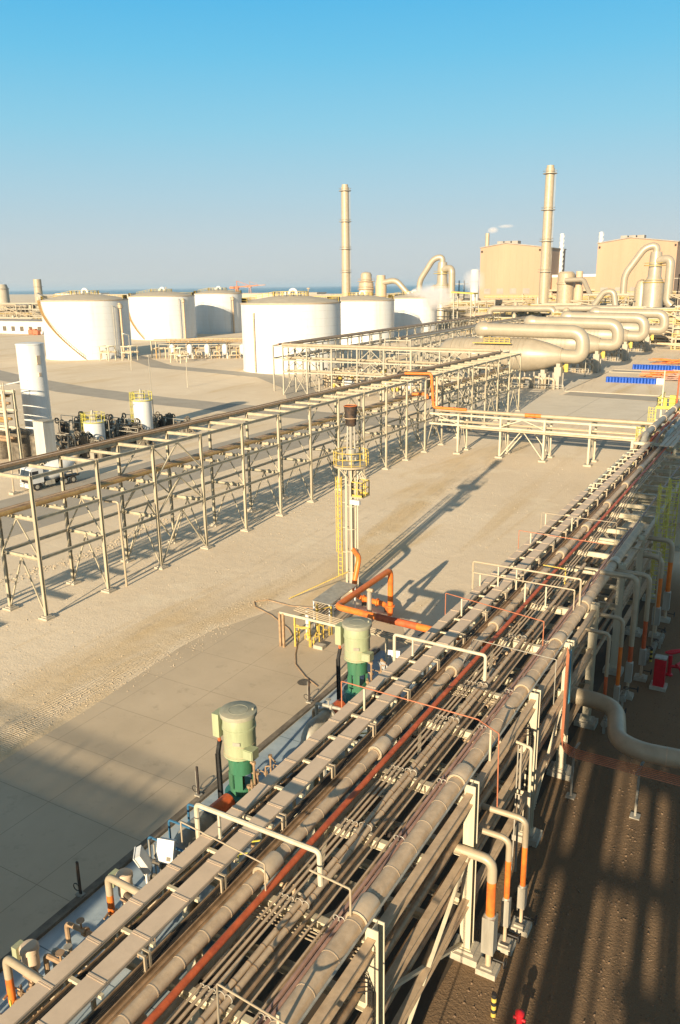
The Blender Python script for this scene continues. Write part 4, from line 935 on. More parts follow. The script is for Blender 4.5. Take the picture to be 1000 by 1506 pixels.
# pipes on its tiers
for x, z, r, m, lab in ((-49.0, 7.8, .09, 'brown', 'thin brown pipe at the back of the second tier on the left rack'), (-48.75, 7.8, .1, 'clad', 'tan pipe second from the back on the left rack'), (-48.45, 7.82, .12, 'brown', 'brown pipe in the middle of the left rack bundle'),
                       (-48.1, 7.8, .1, 'clad', 'tan pipe beside the golden pipe on the left rack'), (-47.72, 7.86, .17, 'gold', 'golden brown pipe in front of the bundle on the left rack')):
    O('pipe', MB().tube([(x, 14, z), (x, 124, z), (x, 146, z)], r, 10), m, None, lab, 'pipe')
# top far chord tray
t = T('cable_tray', (-49.7, 15, 10.6), 'pale dusty tray running along the far top edge of the left rack', 'cable tray')
O('tray_body', MB().bb(-49.95, -49.45, 15, 147, 10.63, 10.78), 'tray', t); O('side_rail', MB().bb(-49.4, -49.33, 15, 147, 10.66, 10.86).bb(-50.07, -50.0, 15, 147, 10.66, 10.86), 'brown', t)
O('drop_pipe', MB().pipe([(-46.4, 43.6, 7.0), (-45.2, 43.9, 7.0), (-45.2, 44.0, 0)], .09, .25, 10), 'cladlight', None, 'cream pipe dropping to the sand beside a left rack column', 'pipe')
O('hose_bit', MB().tube([(-53.5, 90.5, .05), (-52.6, 91.2, .3), (-51.7, 92.5, .05)], .3, 8), 'dark', None, 'dark heap behind the left rack legs near the flare', 'heap')
# ribbed top on the far bays
o_ = T('orange_pipe', (-45.6, 108, 0), 'upright orange pipe at the corner where the two racks meet', 'pipe')
O('pipe_run', MB().pipe([(-49.2, 104.5, 10.9), (-45.3, 104.8, 10.95), (-44.9, 104.9, 6.25), (-40, 105, 6.2)], .2, .4, 12), 'orange', o_)
O('flange', MB().lathe((-45.05, 104.9, 8.6), [(.32, -.04), (.32, .04)], 14).lathe((-44.97, 104.9, 7.3), [(.32, -.04), (.32, .04)], 14), 'rust', o_)
O('side_branch', MB().pipe([(-47.5, 103.2, 8.2), (-45.6, 104.0, 8.2), (-45.5, 104.1, 7.6)], .2, .4, 12), 'orange', o_)
O('clad_riser', MB().tube([(-44.6, 105.2, 6.3), (-44.6, 105.2, 10.6)], .17, 12), 'clad', o_)
# ------------------------------------------------------------------ CROSSING RACK (short one, right of centre)
xr = T('pipe_rack', (-30, 106, 0), 'short low cream rack crossing between the two long racks', 'pipe rack', 'steel pipe racks')
FXs = [-41.0, -34.9, -28.9, -23.0, -17.0]
for x in FXs:
    for y in (104.6, 107.9):
        O('column', MB().ibeam((x, y, .2), (x, y, 5.6), .24, .24, up=(0, 1, 0), t=.03), 'steel', xr); O('footing', MB().bb(x-.5, x+.5, y-.5, y+.5, 0, .22), 'concrete', xr)
    for z in (5.6, 4.2): O('cross_beam', MB().ibeam((x, 104.6, z-.13), (x, 107.9, z-.13), .2, .26), 'steel', xr)
    O('brace', MB().bar((x, 106.2, 4.0), (x, 104.7, .3), .09).bar((x, 106.2, 4.0), (x, 107.8, .3), .09), 'steel', xr)
for a, b_ in zip([-45.5]+FXs[:-1], FXs):
    for y in (104.6, 107.9):
        for z in (5.6, 4.2): O('edge_beam', MB().ibeam((a+.13, y, z-.14), (b_-.13, y, z-.14), .18, .26), 'steel', xr)
for y in (104.6, 107.9):
    m_ = (-34.9-28.9)/2
    for zt, zb in ((5.4, 4.3), (4.0, .3)):
        O('brace', MB().bar((m_, y, zt), (-34.8, y, zb), .11).bar((m_, y, zt), (-29.0, y, zb), .11), 'steel', xr)
O('brace', MB().bar((-44.5, 104.6, 5.4), (-41.1, 104.6, 4.2), .1), 'steel', xr)
O('clad_pipe', MB().tube([(-44.5, 105.3, 5.95), (-14.6, 105.3, 5.95)], .27, 14), 'cladlight', None, 'thick cream pipe lying on top of the short crossing rack', 'pipe')
O('orange_patch', MB().tube([(-31.8, 105.3, 5.95), (-29.6, 105.3, 5.95)], .276, 14), 'orange', None, 'short orange painted length on the thick cream pipe', 'pipe sleeve')
for y, z, lab in ((105.4, 4.42, 'upper of two cream pipes on the lower tier of the crossing rack'), (104.2, 3.85, 'lower front cream pipe hung on the crossing rack')):
    O('pipe', MB().tube([(-40.5, y, z), (-15, y, z)], .15, 12), 'cladlight', None, lab, 'pipe')

# ------------------------------------------------------------------ FAR RACKS (generic)
def far_rack(p0, p1, w, H, tiers, sp, label, pipes=(), m='steelfar', chev=True, cat='pipe rack'):
    p0 = Vector(p0+(0,)); p1 = Vector(p1+(0,)); d = (p1-p0); Ln = d.length; d.normalize(); nn = Vector((-d.y, d.x, 0))
    rk = T('pipe_rack', tuple(p0), label, cat, 'steel pipe racks'); k = max(1, round(Ln/sp)); st = Ln/k
    for i in range(k+1):
        c = p0+d*st*i
        for s in (0, 1):
            q = c+nn*w*s; O('column', MB().bar(q, q+Vector((0, 0, H)), .28), m, rk)
        cb = MB()
        for z in tiers: cb.bar(c+Vector((0, 0, z-.15)), c+nn*w+Vector((0, 0, z-.15)), .2, .24)
        O('cross_beam', cb, m, rk)
    for s in (0, 1):
        for z in tiers: O('edge_beam', MB().bar(p0+nn*w*s+Vector((0, 0, z-.02)), p1+nn*w*s+Vector((0, 0, z-.02)), .2, .28), m, rk)
        if chev:
            for i in range(k):
                b = MB()
                if chev == 2 and i % 3: continue
                a = p0+nn*w*s+d*st*i; e = a+d*st; mm = (a+e)/2; zz = [0.2]+list(sorted(tiers))
                for z0, z1 in zip(zz[:-1], zz[1:]):
                    b.bar(mm+Vector((0, 0, z1-.2)), a+Vector((0, 0, z0)), .13); b.bar(mm+Vector((0, 0, z1-.2)), e+Vector((0, 0, z0)), .13)
                O('brace', b, m, rk)
    for j, (off, z, r, pm) in enumerate(pipes):
        O('pipe_run', MB().tube([p0+nn*off+Vector((0, 0, z)), p1+nn*off+Vector((0, 0, z))], r, 8), pm, rk)
    return rk
far_rack((-99, 148), (-50, 148), 5, 10.6, (10.4, 7.6, 5.0), 6.1, 'tall three tier rack crossing in front of the big white tank', [(-.1, 10.85, .3, 'cladlight'), (1.2, 10.6, .15, 'brown'), (2.2, 7.9, .25, 'cladlight'), (3.4, 7.8, .15, 'gold'), (1.5, 5.2, .2, 'cladlight')], chev=2)
far_rack((-99.5, 153.5), (-113, 330), 5.5, 10.3, (10.2, 7.4), 7.2, 'long rack of brown pipes passing in front of the right group of tanks', [(1, 10.6, .25, 'brown'), (2, 10.55, .2, 'clad'), (3, 10.6, .25, 'brown'), (4.2, 10.5, .2, 'pink'), (2, 7.7, .3, 'cladlight')], chev=False)
far_rack((-88, 190), (-98, 330), 7, 9.6, (9.4, 6.2), 8, 'rack of columns running behind the long clad vessels', [(1, 9.8, .3, 'cladlight'), (3, 9.8, .3, 'brown'), (5, 6.6, .3, 'cladlight')], chev=False)
far_rack((-61, 158), (-77, 176), 4, 8, (7.8, 4.5), 6, 'small braced rack left of the first long vessel', [(1, 8.1, .2, 'cladlight'), (2.5, 4.8, .2, 'brown')], chev=2)
for i, (x, y, zz) in enumerate(((-74, 158, 7), (-82, 160, 6), (-90, 160, 5.5), (-70, 168, 5), (-86, 175, 6.5), (-95, 165, 5))):
    t = T('process_skid', (x, y, 0), ['left rack corner skid of pipes and yellow valves', 'clump of small yellow pipework under the tall crossing rack', 'low pipe skid near the foot of the biggest tank', 'small vessel skid left of the long clad vessels', 'busy skid of cream pipes behind the crossing rack', 'skid with a short white drum behind the tall crossing rack'][i], 'process skid')
    b = MB()
    for k in range(10):
        px, py = x+random.uniform(-3, 3), y+random.uniform(-2, 2); pz = random.uniform(1.5, zz)
        b.pipe([(px, py, 0), (px, py, pz), (px+random.uniform(-3, 3), py, pz), (px+random.uniform(-3, 3), py, pz*.4)], random.uniform(.12, .3), n=8)
    O('piping', b, 'cladlight', t)
    b = MB()
    for k in range(7): b.lathe((x+random.uniform(-3, 3), y+random.uniform(-2, 2), random.uniform(.5, 4)), [(.3, -.4), (.45, 0), (.3, .4)], 10)
    O('valves', b, 'yellow', t)
    O('drum', MB().lathe((x+1, y, 1.8), [(.2, -2), (.9, -1.6), (.9, 1.6), (.2, 2)], 16, 'X'), 'whitesmall', t)

# ------------------------------------------------------------------ STORAGE TANKS
def tank(x, y, R, H, label, stair=None, pipes=(), seams=9):
    t = T('storage_tank', (x, y, 0), label, 'storage tank', 'big white storage tanks')
    O('shell', MB().lathe((x, y, 0), [(R+.15, 0), (R+.15, .3), (R, .32), (R, H)], 96), 'white', t)
    s = MB()
    for k in range(1, seams): s.ring((x, y, H*k/seams), R+.0, .035, 64, m=4)
    O('weld_seam', s, 'seam', t)
    O('roof', MB().lathe((x, y, H), [(R+.12, 0), (R+.12, .12), (R*.72, R*.07), (R*.4, R*.12), (.6, R*.15)], 96), 'roof', t)
    O('wind_girder', MB().ring((x, y, H-.15), R+.12, .13, 96, m=6), 'clad', t)
    b = MB()
    for a0, a1 in ((PI*.95, PI*1.35), (PI*.1, PI*.6)) if seams > 5 else ((0, 2*PI),):
        n = 30; pts = [(x+(R-.3)*math.cos(a0+(a1-a0)*k/n), y+(R-.3)*math.sin(a0+(a1-a0)*k/n), H+.1) for k in range(n+1)]
        railing(b, pts, 1.3, .05, step=1.4, toe=False)
    pts = [(x+5*math.cos(k*.42), y+5*math.sin(k*.42), H+R*.12) for k in range(16)]; railing(b, pts, 1.3, .05, step=1.2, toe=False)
    railing(b, [(x-R*.9, y-2, H+.5), (x-4, y-2, H+R*.12)], 1.3, .05, step=2, toe=False)
    O('roof_railing', b, 'yellow', t)
    v = MB(); v.ring((x+1.5, y-1, H+R*.15+.2), 1.25, .42, 20, 0, PI, 'X' if False else 'Y', 10)
    O('roof_vent', v, 'whitesmall', t); O('roof_hatch', MB().tube([(x-3, y+2, H+R*.1), (x-3, y+2, H+R*.1+1.5)], .35, 10), 'whitesmall', t)
    if stair:
        a0, a1, zt = stair; b = MB(); n = 40; P = []
        for k in range(n+1):
            f = k/n; a = a0+(a1-a0)*f; z = .3+(H-.3)*f
            if .23 < f < .27 or .48 < f < .52 or .73 < f < .77: z = z
            P.append(Vector((x+(R+.55)*math.cos(a), y+(R+.55)*math.sin(a), z)))
        for p, q in zip(P[:-1], P[1:]):
            b.bar(p, q, .9, .12); b.bar(p+Vector((0, 0, 1.1)), q+Vector((0, 0, 1.1)), .08)
            b.bar(p, p+Vector((0, 0, 1.1)), .06)
        O('spiral_stair', b, 'gold', t)
    for a, r, top, m_ in pipes:
        px, py = x+(R+.5)*math.cos(a), y+(R+.5)*math.sin(a); qx, qy = x+(R+.02)*math.cos(a), y+(R+.02)*math.sin(a)
        O('riser_pipe', MB().pipe([(qx, qy, top), (px, py, top), (px, py, .2)], r, r*3, 10), m_, t)
        if r > .3: O('foam_box', MB().lathe((px, py, top-.9), [(.3, -.8), (.8, -.5), (.8, .6), (.3, 1.0)], 14), 'cladlight', t)
    return t
cdir = lambda x, y: math.atan2(-y, -x)
a1_ = cdir(-219.9, 206.6)
tank(-219.92, 206.6, 14.54, 19.4, 'leftmost big white tank with a spiral stair on its face', (a1_-.10, a1_-1.5, 0), [(a1_+.62, .12, 17.5, 'galv'), (a1_+.85, .4, 18, 'clad'), (a1_+.68, .08, 17, 'galv')])
tank(-268.5, 300.1, 15.4, 19.4, 'white tank directly behind the one with the front spiral stair', (cdir(-268.5, 300)-.6, cdir(-268.5, 300)-1.9, 0), [(cdir(-268, 300)+.65, .4, 18, 'clad'), (cdir(-268, 300)+.5, .12, 18, 'galv')])
tank(-271, 346, 12.64, 19.9, 'third white tank of the left group, partly hidden by the biggest tank', None, [(cdir(-271, 346)+.6, .4, 18, 'clad'), (cdir(-271, 346)+.5, .12, 18, 'galv')])
a4 = cdir(-128.8, 197.4)
tank(-128.76, 197.44, 14.1, 18.57, 'biggest looking white tank left of centre with a plain face', None, [(a4-.78, .2, 16, 'clad')])
tank(-163, 302.5, 14.0, 17.1, 'middle white tank of the right group, half hidden by the biggest one', (cdir(-163, 302)-1.0, cdir(-163, 302)-2.1, 0))
tank(-161.4, 350, 11.4, 17.2, 'rightmost white tank, last of the right group', (cdir(-161, 350)-1.0, cdir(-161, 350)-2.1, 0))
# tank farm manifold between the groups
tm = T('manifold_rack', (-180, 212, 0), 'manifold with a yellow walkway and white drums between the tank groups', 'manifold')
A_, B_ = Vector((-194, 210, 0)), Vector((-146, 232, 0)); dd = (B_-A_).normalized(); nn_ = Vector((-dd.y, dd.x, 0))
for k in range(9):
    p = A_+dd*6.5*k
    O('frame', MB().bar(p, p+Vector((0, 0, 5.6)), .3).bar(p+nn_*5, p+nn_*5+Vector((0, 0, 5.6)), .3).bar(p+Vector((0, 0, 5.6)), p+nn_*5+Vector((0, 0, 5.6)), .3).bar(p+Vector((0, 0, 2.8)), p+nn_*5+Vector((0, 0, 2.8)), .3), 'steel', tm)
for k, (o, z) in enumerate(((0, 5.8), (2, 5.8), (5, 5.8), (1, 3.1), (4, 3.1), (3.4, 5.9))): O('pipe_run', MB().tube([A_+nn_*o+Vector((0, 0, z)), B_+nn_*o+Vector((0, 0, z))], .28, 8), 'cladlight', tm)
b = MB(); a_ = A_+dd*6-nn_*1.4+Vector((0, 0, 5.3)); e_ = B_-nn_*1.4+Vector((0, 0, 5.3)); b.bar(a_, e_, 1.0, .15); railing(b, [a_-nn_*.9, e_-nn_*.9], 1.2, .06, step=1.6)
O('walkway', b, 'gold', tm)
for k in range(14):
    p = A_+dd*(2+3.5*k)-nn_*(1.5+.8*(k % 3)); h = 3.2+.5*(k % 4)
    O('pipe_bend', MB().pipe([tuple(p), tuple(p+Vector((0, 0, h))), tuple(p+nn_*4+Vector((0, 0, h))), tuple(p+nn_*4)], .2, n=8), 'clad' if k % 2 else 'gold', tm)
    O('frame', MB().bar(p+dd*1.1, p+dd*1.1+Vector((0, 0, 4.6)), .22).bar(p+dd*1.1+Vector((0, 0, 4.6)), p+dd*4.4+Vector((0, 0, 4.6)), .22), 'steelfar', tm)
for k in range(6):
    p = A_+dd*(8+6*k)-nn_*2.6
    O('drum', MB().lathe(tuple(p+Vector((0, 0, 1.2))), [(.3, 0), (.8, .5), (.95, .9), (.95, 2.9), (.8, 3.2), (.3, 3.6)], 18).bar(p+Vector((.9, 0, 0)), p+Vector((.9, 0, 1.8)), .25).bar(p-Vector((.9, 0, 0)), p+Vector((-.9, 0, 1.8)), .25), 'whitesmall', tm)
    O('drain_piping', MB().pipe([tuple(p+dd*2.2), tuple(p+dd*2.2+Vector((0, 0, 2.2))), tuple(p+dd*4+Vector((0, 0, 2.2))), tuple(p+dd*4)], .22, n=8).pipe([tuple(p+dd*1.6-nn_*1.6), tuple(p+dd*1.6-nn_*1.6+Vector((0, 0, 1.2))), tuple(p+dd*5-nn_*1.6+Vector((0, 0, 1.2)))], .18, n=8), 'cladlight', tm)
for i, (x, y) in enumerate(((-204, 196), (-197, 199), (-176, 199))):
    t = T('pipe_trestle', (x, y, 0), ['cream trestle at the foot of the leftmost tank', 'second cream trestle right of the leftmost tank', 'cream trestle in front of the white drums'][i], 'trestle')
    for a in (0, 4):
        for b_ in (0, 3): O('leg', MB().bar((x+a, y+b_, 0), (x+a, y+b_, 4.6), .3), 'steel', t)
    O('top_frame', MB().bar((x-.4, y, 4.6), (x+4.4, y, 4.6), .3).bar((x-.4, y+3, 4.6), (x+4.4, y+3, 4.6), .3).bar((x, y, 4.6), (x, y+3, 4.6), .3).bar((x+4, y, 4.6), (x+4, y+3, 4.6), .3).bar((x-.4, y, 2.6), (x+4.4, y, 2.6), .25), 'steel', t)
    O('pipe_run', MB().pipe([(x-1, y+1.5, .5), (x-1, y+1.5, 2.9), (x+6, y+1.5, 2.9)], .3, n=8), 'cladlight', t)
for x, y, h, lab in ((-171, 176, 10, 'slim lamp mast between the tank groups'), (-61.3, 169.2, 8, 'lamp post on the paving before the first long vessel'), (-48, 208, 8, 'lamp post by the blue drums'), (-60, 232, 8, 'lamp post among the vessel pillars'), (-128, 150, 7, 'thin pole on the sand before the biggest tank')):
    t = T('lamp_post', (x, y, 0), lab, 'lamp post', 'lamp posts')
    O('pole', MB().tube([(x, y, 0), (x, y, h)], [.12, .07], 8), 'steelfar', t); O('lamp_arm', MB().tube([(x, y, h), (x-1.6, y, h+.35)], .06, 6), 'steelfar', t)
    O('lamp_head', MB().box((x-1.9, y, h+.38), (.8, .35, .16)), 'whitesmall', t)

# ------------------------------------------------------------------ LONG CLAD VESSELS with U ducts
def vessel(y, k, label):
    t = T('condenser_vessel', (-58, y, 0), label, 'process vessel', 'long clad vessels with U shaped ducts')
    z = 7.2; R = 3.75
    O('body', MB().lathe((0, y, z), [(.6, -77.2), (2.0, -76.6), (3.2, -75.0), (R, -72.5), (R, -55.5), (3.6, -54.0), (2.9, -51.0), (2.0, -48.4), (1.55, -47.4)], 40, 'X'), 'vessel', t)
    b = MB()
    for i in range(17): b.ring((-73+i*1.08, y, z), R+.0, .11, 40, axis='X', m=6)
    O('stiffener_ring', b, 'vessel', t)
    b = MB(); b.pipe([(-65.5, y, 12.75), (-43.3, y, 12.4), (-43.0, y, 7.0), (-47.6, y, z)], 1.5, 2.65, 22, 14)
    O('u_duct', b, 'duct', t)
    b = MB()
    for i in range(5): b.tube([(-62+i*3.4, y, 12.69-i*.052), (-61.93+i*3.4, y, 12.69-i*.052)], 1.525, 22)
    b.tube([(-47.7, y, z), (-47.5, y, z)], 1.75, 24); O('duct_band', b, 'vessel', t)
    O('dome', MB().lathe((-66.3, y, 12.8), [(.05, -1.9), (.9, -1.7), (1.55, -1.1), (1.85, 0), (1.6, 1.0), (1.5, 1.6)], 26, 'X'), 'duct', t)
    O('neck', MB().pipe([(-66.3, y-.4, 11.4), (-66.6, y-.5, 9.6)], .62, n=14), 'duct', t)
    for x, w in ((-51.4, 1.7), (-48.0, 1.5), (-60, 1.8), (-68, 1.8)):
        zt = 3.3 if x < -50 else 4.8
        O('pillar', MB().box((x, y-.6, zt/2), (w, 1.6, zt)).box((x, y+1.6, zt/2), (w*.8, 1.4, zt)), 'concrete', t)
        O('saddle', MB().box((x, y, zt+.4), (w*.55, 2.4, .8)), 'steelfar', t)
    b = MB(); b.bb(-67, -58, y-4.6, y-3.9, 9.9, 10.05)
    railing(b, [(-58.5, y-3.9, 10), (-64.5, y-3.9, 10)], 1.1, .05, step=1.2); O('platform', b, 'yellow', t)
    b = MB()
    for i in range(7):
        px = -66+i*2.6; b.pipe([(px, y-2.4, 0), (px, y-2.4, random.uniform(2, 3)), (px+2, y-2.4, 2.2), (px+2, y-2.4, 0)], .28, n=8)
    O('under_piping', b, 'cladlight', t)
    b = MB()
    for i in range(5): px = -56+i*2.2; b.bar((px, y+.5, 0), (px, y+.5, 3.4), .3); b.bar((px, y-2.9, 0), (px, y-2.9, 3.2), .2)
    railing(b, [(-58, y-3.2, 0), (-46, y-3.2, 0)], 1.1, .05, step=2, toe=False); O('lower_frame', b, 'galv', t)
    O('yellow_collar', MB().lathe((-47.0, y+1.8, 4.6), [(.5, -.5), (.7, 0), (.5, .5)], 14).bar((-46.6, y+.9, 3.6), (-46.6, y+.9, 5.4), .7), 'yellow', t)
    b = MB()
    for i in range(6): b.lathe((-57+i*.9, y, z+R-.1), [(.16, 0), (.16, .5), (.24, .5), (.24, .6)], 8)
    O('nozzle', b, 'vessel', t)
    return t
v0 = vessel(183, 0, 'nearest long clad vessel with a big U shaped duct on its right end')
for i, (yy, lab) in enumerate(((220.5, 'second long clad vessel behind the nearest, its dome left of the U duct'), (258, 'third long clad vessel in the row, between the second and fourth U ducts'), (296, 'fourth long clad vessel in the row of U ducts'))):
    dup(v0, (-58, yy, 0), 0, lab)
# blue drums
d0 = T('blue_drum', (-40.6, 199, 0), 'blue drum in the nearer row of blue drums on the sand', 'drum', 'nearer row of blue drums')
O('barrel', MB().lathe((-40.6, 199, 0), [(.32, 0), (.35, .03), (.33, .4), (.35, .42), (.33, .8), (.35, 1.2), (.3, 1.23)], 14), 'blue', d0)
O('lid', MB().lathe((-40.6, 199, 1.23), [(.3, 0), (.31, .03), (.05, .04)], 14), 'blue', d0)
for k in range(1, 32): dup(d0, (-40.6+(k % 16)*.71+random.uniform(-.04, .04), 199+(k//16)*.72, 0))
for k in range(36): dup(d0, (-40.6+(k % 18)*.74+random.uniform(-.04, .04), 232+(k//18)*.74, 0), None, 'blue drum in the farther row of blue drums on the sand', 'farther row of blue drums')
t = T('white_container', (-28.9, 198.6, 0), 'white plastic crate at the right end of the nearer blue drums', 'crate'); O('box', MB().bb(-29.4, -27.9, 198.2, 199.6, .12, 1.4), 'whitesmall', t); O('pallet', MB().bb(-29.5, -27.8, 198.1, 199.7, 0, .12), 'clad', t); O('frame', MB().bar((-29.42, 198.18, .1), (-29.42, 198.18, 1.5), .06).bar((-27.88, 198.18, .1), (-27.88, 198.18, 1.5), .06), 'galv', t)
# scaffold tube piles
for i, (x, y, n, m_) in enumerate(((-30, 214, 26, 'orange'), (-25, 208, 22, 'pink'), (-33, 250, 30, 'orange'), (-27, 262, 30, 'copper'), (-30, 280, 26, 'pink'), (-24, 226, 20, 'clad'))):
    mb = MB()
    for k in range(n):
        a = random.uniform(-.6, .6); L_ = random.uniform(3, 6); cx, cy, cz = x+random.uniform(-4, 4), y+random.uniform(-3, 3), random.uniform(.1, 1.4)
        mb.bar((cx-L_/2*math.cos(a), cy-L_/2*math.sin(a), cz), (cx+L_/2*math.cos(a), cy+L_/2*math.sin(a), cz+random.uniform(-.1, .4)), .16)
    O('scaffold_pile', mb, m_, None, ['orange scaffold pile right of the nearer drums', 'pinkish pile of planks nearest the yellow platform', 'wide orange pile of tubes beyond the farther drums', 'copper toned tube pile behind the wide orange pile', 'farthest pinkish scaffold pile', 'tan plank pile beside the farther drums'][i], 'pile', None, None)
for i, (x, y) in enumerate(((-31, 300), (-24, 290))):
    O('site_cabin', MB().bb(x, x+7, y, y+3, .2, 3).bb(x-.1, x+7.1, y-.1, y+3.1, 3.0, 3.12).bb(x+2, x+3, y-.05, y+.0, .3, 2.4), 'orange' if i == 0 else 'cladlight', None, ['orange site cabin at the right border beyond the piles', 'cream site cabin beside the orange one'][i], 'cabin')

# ------------------------------------------------------------------ CHIMNEYS AND BACKGROUND PLANT
def chimney(x, y, H, r, label, rings, m='cladlight', top=True, group='tall cream chimneys', ladder_=True):
    t = T('chimney', (x, y, 0), label, 'chimney', group)
    O('shaft', MB().lathe((x, y, 0), [(r*1.12, 0), (r*1.1, H*.3), (r*1.0, H*.6), (r*.94, H-3), (r*.94, H-1.2), (r*.78, H-1.1), (r*.8, H)] if top else [(r, 0), (r, H)], 28), m, t)
    for z in rings:
        b = MB(); b.lathe((x, y, z), [(r*1.0, -.15), (r*1.55, -.12), (r*1.55, .1), (r*1.0, .1)], 24); b.ring((x, y, z+1.1), r*1.5, .07, 20, m=4); O('ring_platform', b, 'galv', t)
    if ladder_:
        a = math.atan2(-y, -x)+1.2; px, py = x+(r*1.2)*math.cos(a), y+(r*1.2)*math.sin(a)
        O('ladder', MB().bar((px-.2, py, 5), (px-.2, py, H-2), .12).bar((px+.3, py, 5), (px+.3, py, H-2), .12), 'galv', t)
    return t
chimney(-114.6, 400, 75.5, 2.15, 'tallest cream chimney standing right of centre', [28, 42, 56, 72])
chimney(-224.5, 400, 74.6, 2.15, 'slimmer looking cream chimney standing left of centre behind the tanks', [30, 42, 56, 71.5])
def strake(x, y, H, r, label):
    t = T('chimney', (x, y, 0), label, 'chimney', 'slim pale chimneys with spiral strakes')
    O('shaft', MB().lathe((x, y, 0), [(r, 0), (r, H), (r*.9, H+.3)], 16), 'whitesmall', t); b = MB()
    for s in range(3):
        pts = [(x+(r+.25)*math.cos(2*PI*s/3+k*.5), y+(r+.25)*math.sin(2*PI*s/3+k*.5), H*.45+k*(H*.55/44)) for k in range(45)]; b.tube(pts, .14, 4)
    O('strake', b, 'whitesmall', t)
strake(-139.4, 520, 51.5, 1.2, 'slim pale chimney just right of the tallest cream chimney')
strake(-116, 520, 51.5, 1.2, 'slim pale chimney at the left corner of the right building')
t = chimney(-187.4, 520, 54, 1.3, 'short steaming chimney behind the left sand coloured building', [], 'cladlight', False, None, False)
def building(x0, x1, y0, y1, H, rise, label):
    t = T('process_building', ((x0+x1)/2, y0, 0), label, 'building', 'two sand coloured buildings')
    w = MB(); xm = x0+(x1-x0)*.42
    v = [(x0, y0, 0), (x1, y0, 0), (x1, y0, H-.6), (xm, y0, H+rise), (x0, y0, H)]; n = 5
    w.add([Vector(p) for p in v]+[Vector((p[0], y1, p[2])) for p in v], [(0, 1, 2, 3, 4), (9, 8, 7, 6, 5), (0, 5, 6, 1), (1, 6, 7, 2), (4, 3, 8, 9), (3, 2, 7, 8), (0, 4, 9, 5)])
    O('wall', w, 'building', t)
    r = MB()
    r.bar((x0-.3, y0-.2, H+.15), (xm, y0-.2, H+rise+.15), .8, .5); r.bar((xm, y0-.2, H+rise+.15), (x1+.3, y0-.2, H-.45), .8, .5); r.bar((x1+.2, y0, H-.45), (x1+.2, y1, H-.45), .8, .5); r.bar((x0-.2, y0, H+.15), (x0-.2, y1, H+.15), .8, .5)
    O('roof_edge', r, 'buildroof', t)
    r = MB(); 
    for k in range(3): r.bb(xm-6+k*4.4, xm-2.4+k*4.4, y0+2, y0+8, H+rise-.6, H+rise+1.3)
    O('roof_ventilator', r, 'buildroof', t)
    s = MB()
    for k in range(1, 10): xx = x0+(x1-x0)*k/10; s.bb(xx-.06, xx+.06, y0-.06, y0-.01, 0, H-1)
    O('cladding_joint', s, 'building', t)
    for k in range(4): O('louvre', MB().bb(x0+3+k*8, x0+7+k*8, y0-.12, y0-.03, 17, 20), 'buildroof', t)
    for xx in (x0+.6, x1-1.4): O('wall_lamp', MB().bb(xx, xx+.9, y0-.7, y0-.02, H-2.6, H-1.6), 'dark', t)
building(-177, -140, 480, 532, 43.4, 2.2, 'sand coloured building left of the tallest chimney')
building(-108.5, -67, 480, 530, 43.6, 2.4, 'sand coloured building at the right with chimneys beside it')
lb = T('low_building', (-125, 500, 0), 'long low building with a pale parapet between the two tall ones', 'building')
O('wall', MB().bb(-142, -106, 505, 540, 0, 26), 'building', lb); O('roof_edge', MB().bb(-142.5, -105.5, 504.5, 540.5, 26, 27.5), 'whitesmall', lb); O('canopy', MB().bb(-142, -106, 500, 505, 18, 19).bb(-142, -106, 500, 500.4, 14, 14.5), 'cladlight', lb)
# scrubber towers with big bent ducts
def scrubber(x, y, s, label, flip=1):
    t = T('scrubber_tower', (x, y, 0), label, 'scrubber', 'cream scrubber towers with bent ducts')
    O('tower', MB().lathe((x, y, 0), [(4.6*s, 0), (4.6*s, 22*s), (3.0*s, 25*s), (2.7*s, 34*s), (2.5*s, 36*s)], 30), 'duct', t)
    O('hood', MB().lathe((x-5.5*s, y+2, 0), [(3.2*s, 0), (3.2*s, 20*s), (2.2*s, 23*s), (.5, 24*s)], 24), 'cladlight', t)
    O('inlet_duct', MB().pipe([(x, y, 34*s), (x, y, 39*s), (x-5*s, y-1, 38*s), (x-13*s, y-2, 26*s), (x-13*s, y-2, 16*s)], 1.6*s, 3*s, 16, 8), 'duct', t)
    O('outlet_duct', MB().pipe([(x+1, y-1, 32*s), (x+7*s, y-3, 33*s), (x+7*s, y-3, 14*s), (x+9*s, y-3, 12*s)], 1.9*s, 3.4*s, 18, 8), 'duct', t)
    b = MB()
    for z in (22.5, 30): b.ring((x, y, z*s), 4.9*s, .15, 24, m=4); b.ring((x, y, z*s+1.1), 4.9*s, .08, 24, m=4)
    O('ring_platform', b, 'yellow', t)
    b = MB()
    for k in range(4):
        z = (6+6*k)*s; b.bb(x+8*s, x+14*s, y-2, y+4, z, z+.3)
        for a in (8, 11, 14): b.bar((x+a*s, y-2, 0), (x+a*s, y-2, 26*s), .4)
    O('access_frame', b, 'steelfar', t)
scrubber(-174, 415, .95, 'cream scrubber tower with bent ducts behind the rightmost tank')
scrubber(-66, 410, 1.0, 'large cream scrubber tower with bent ducts at the right border')
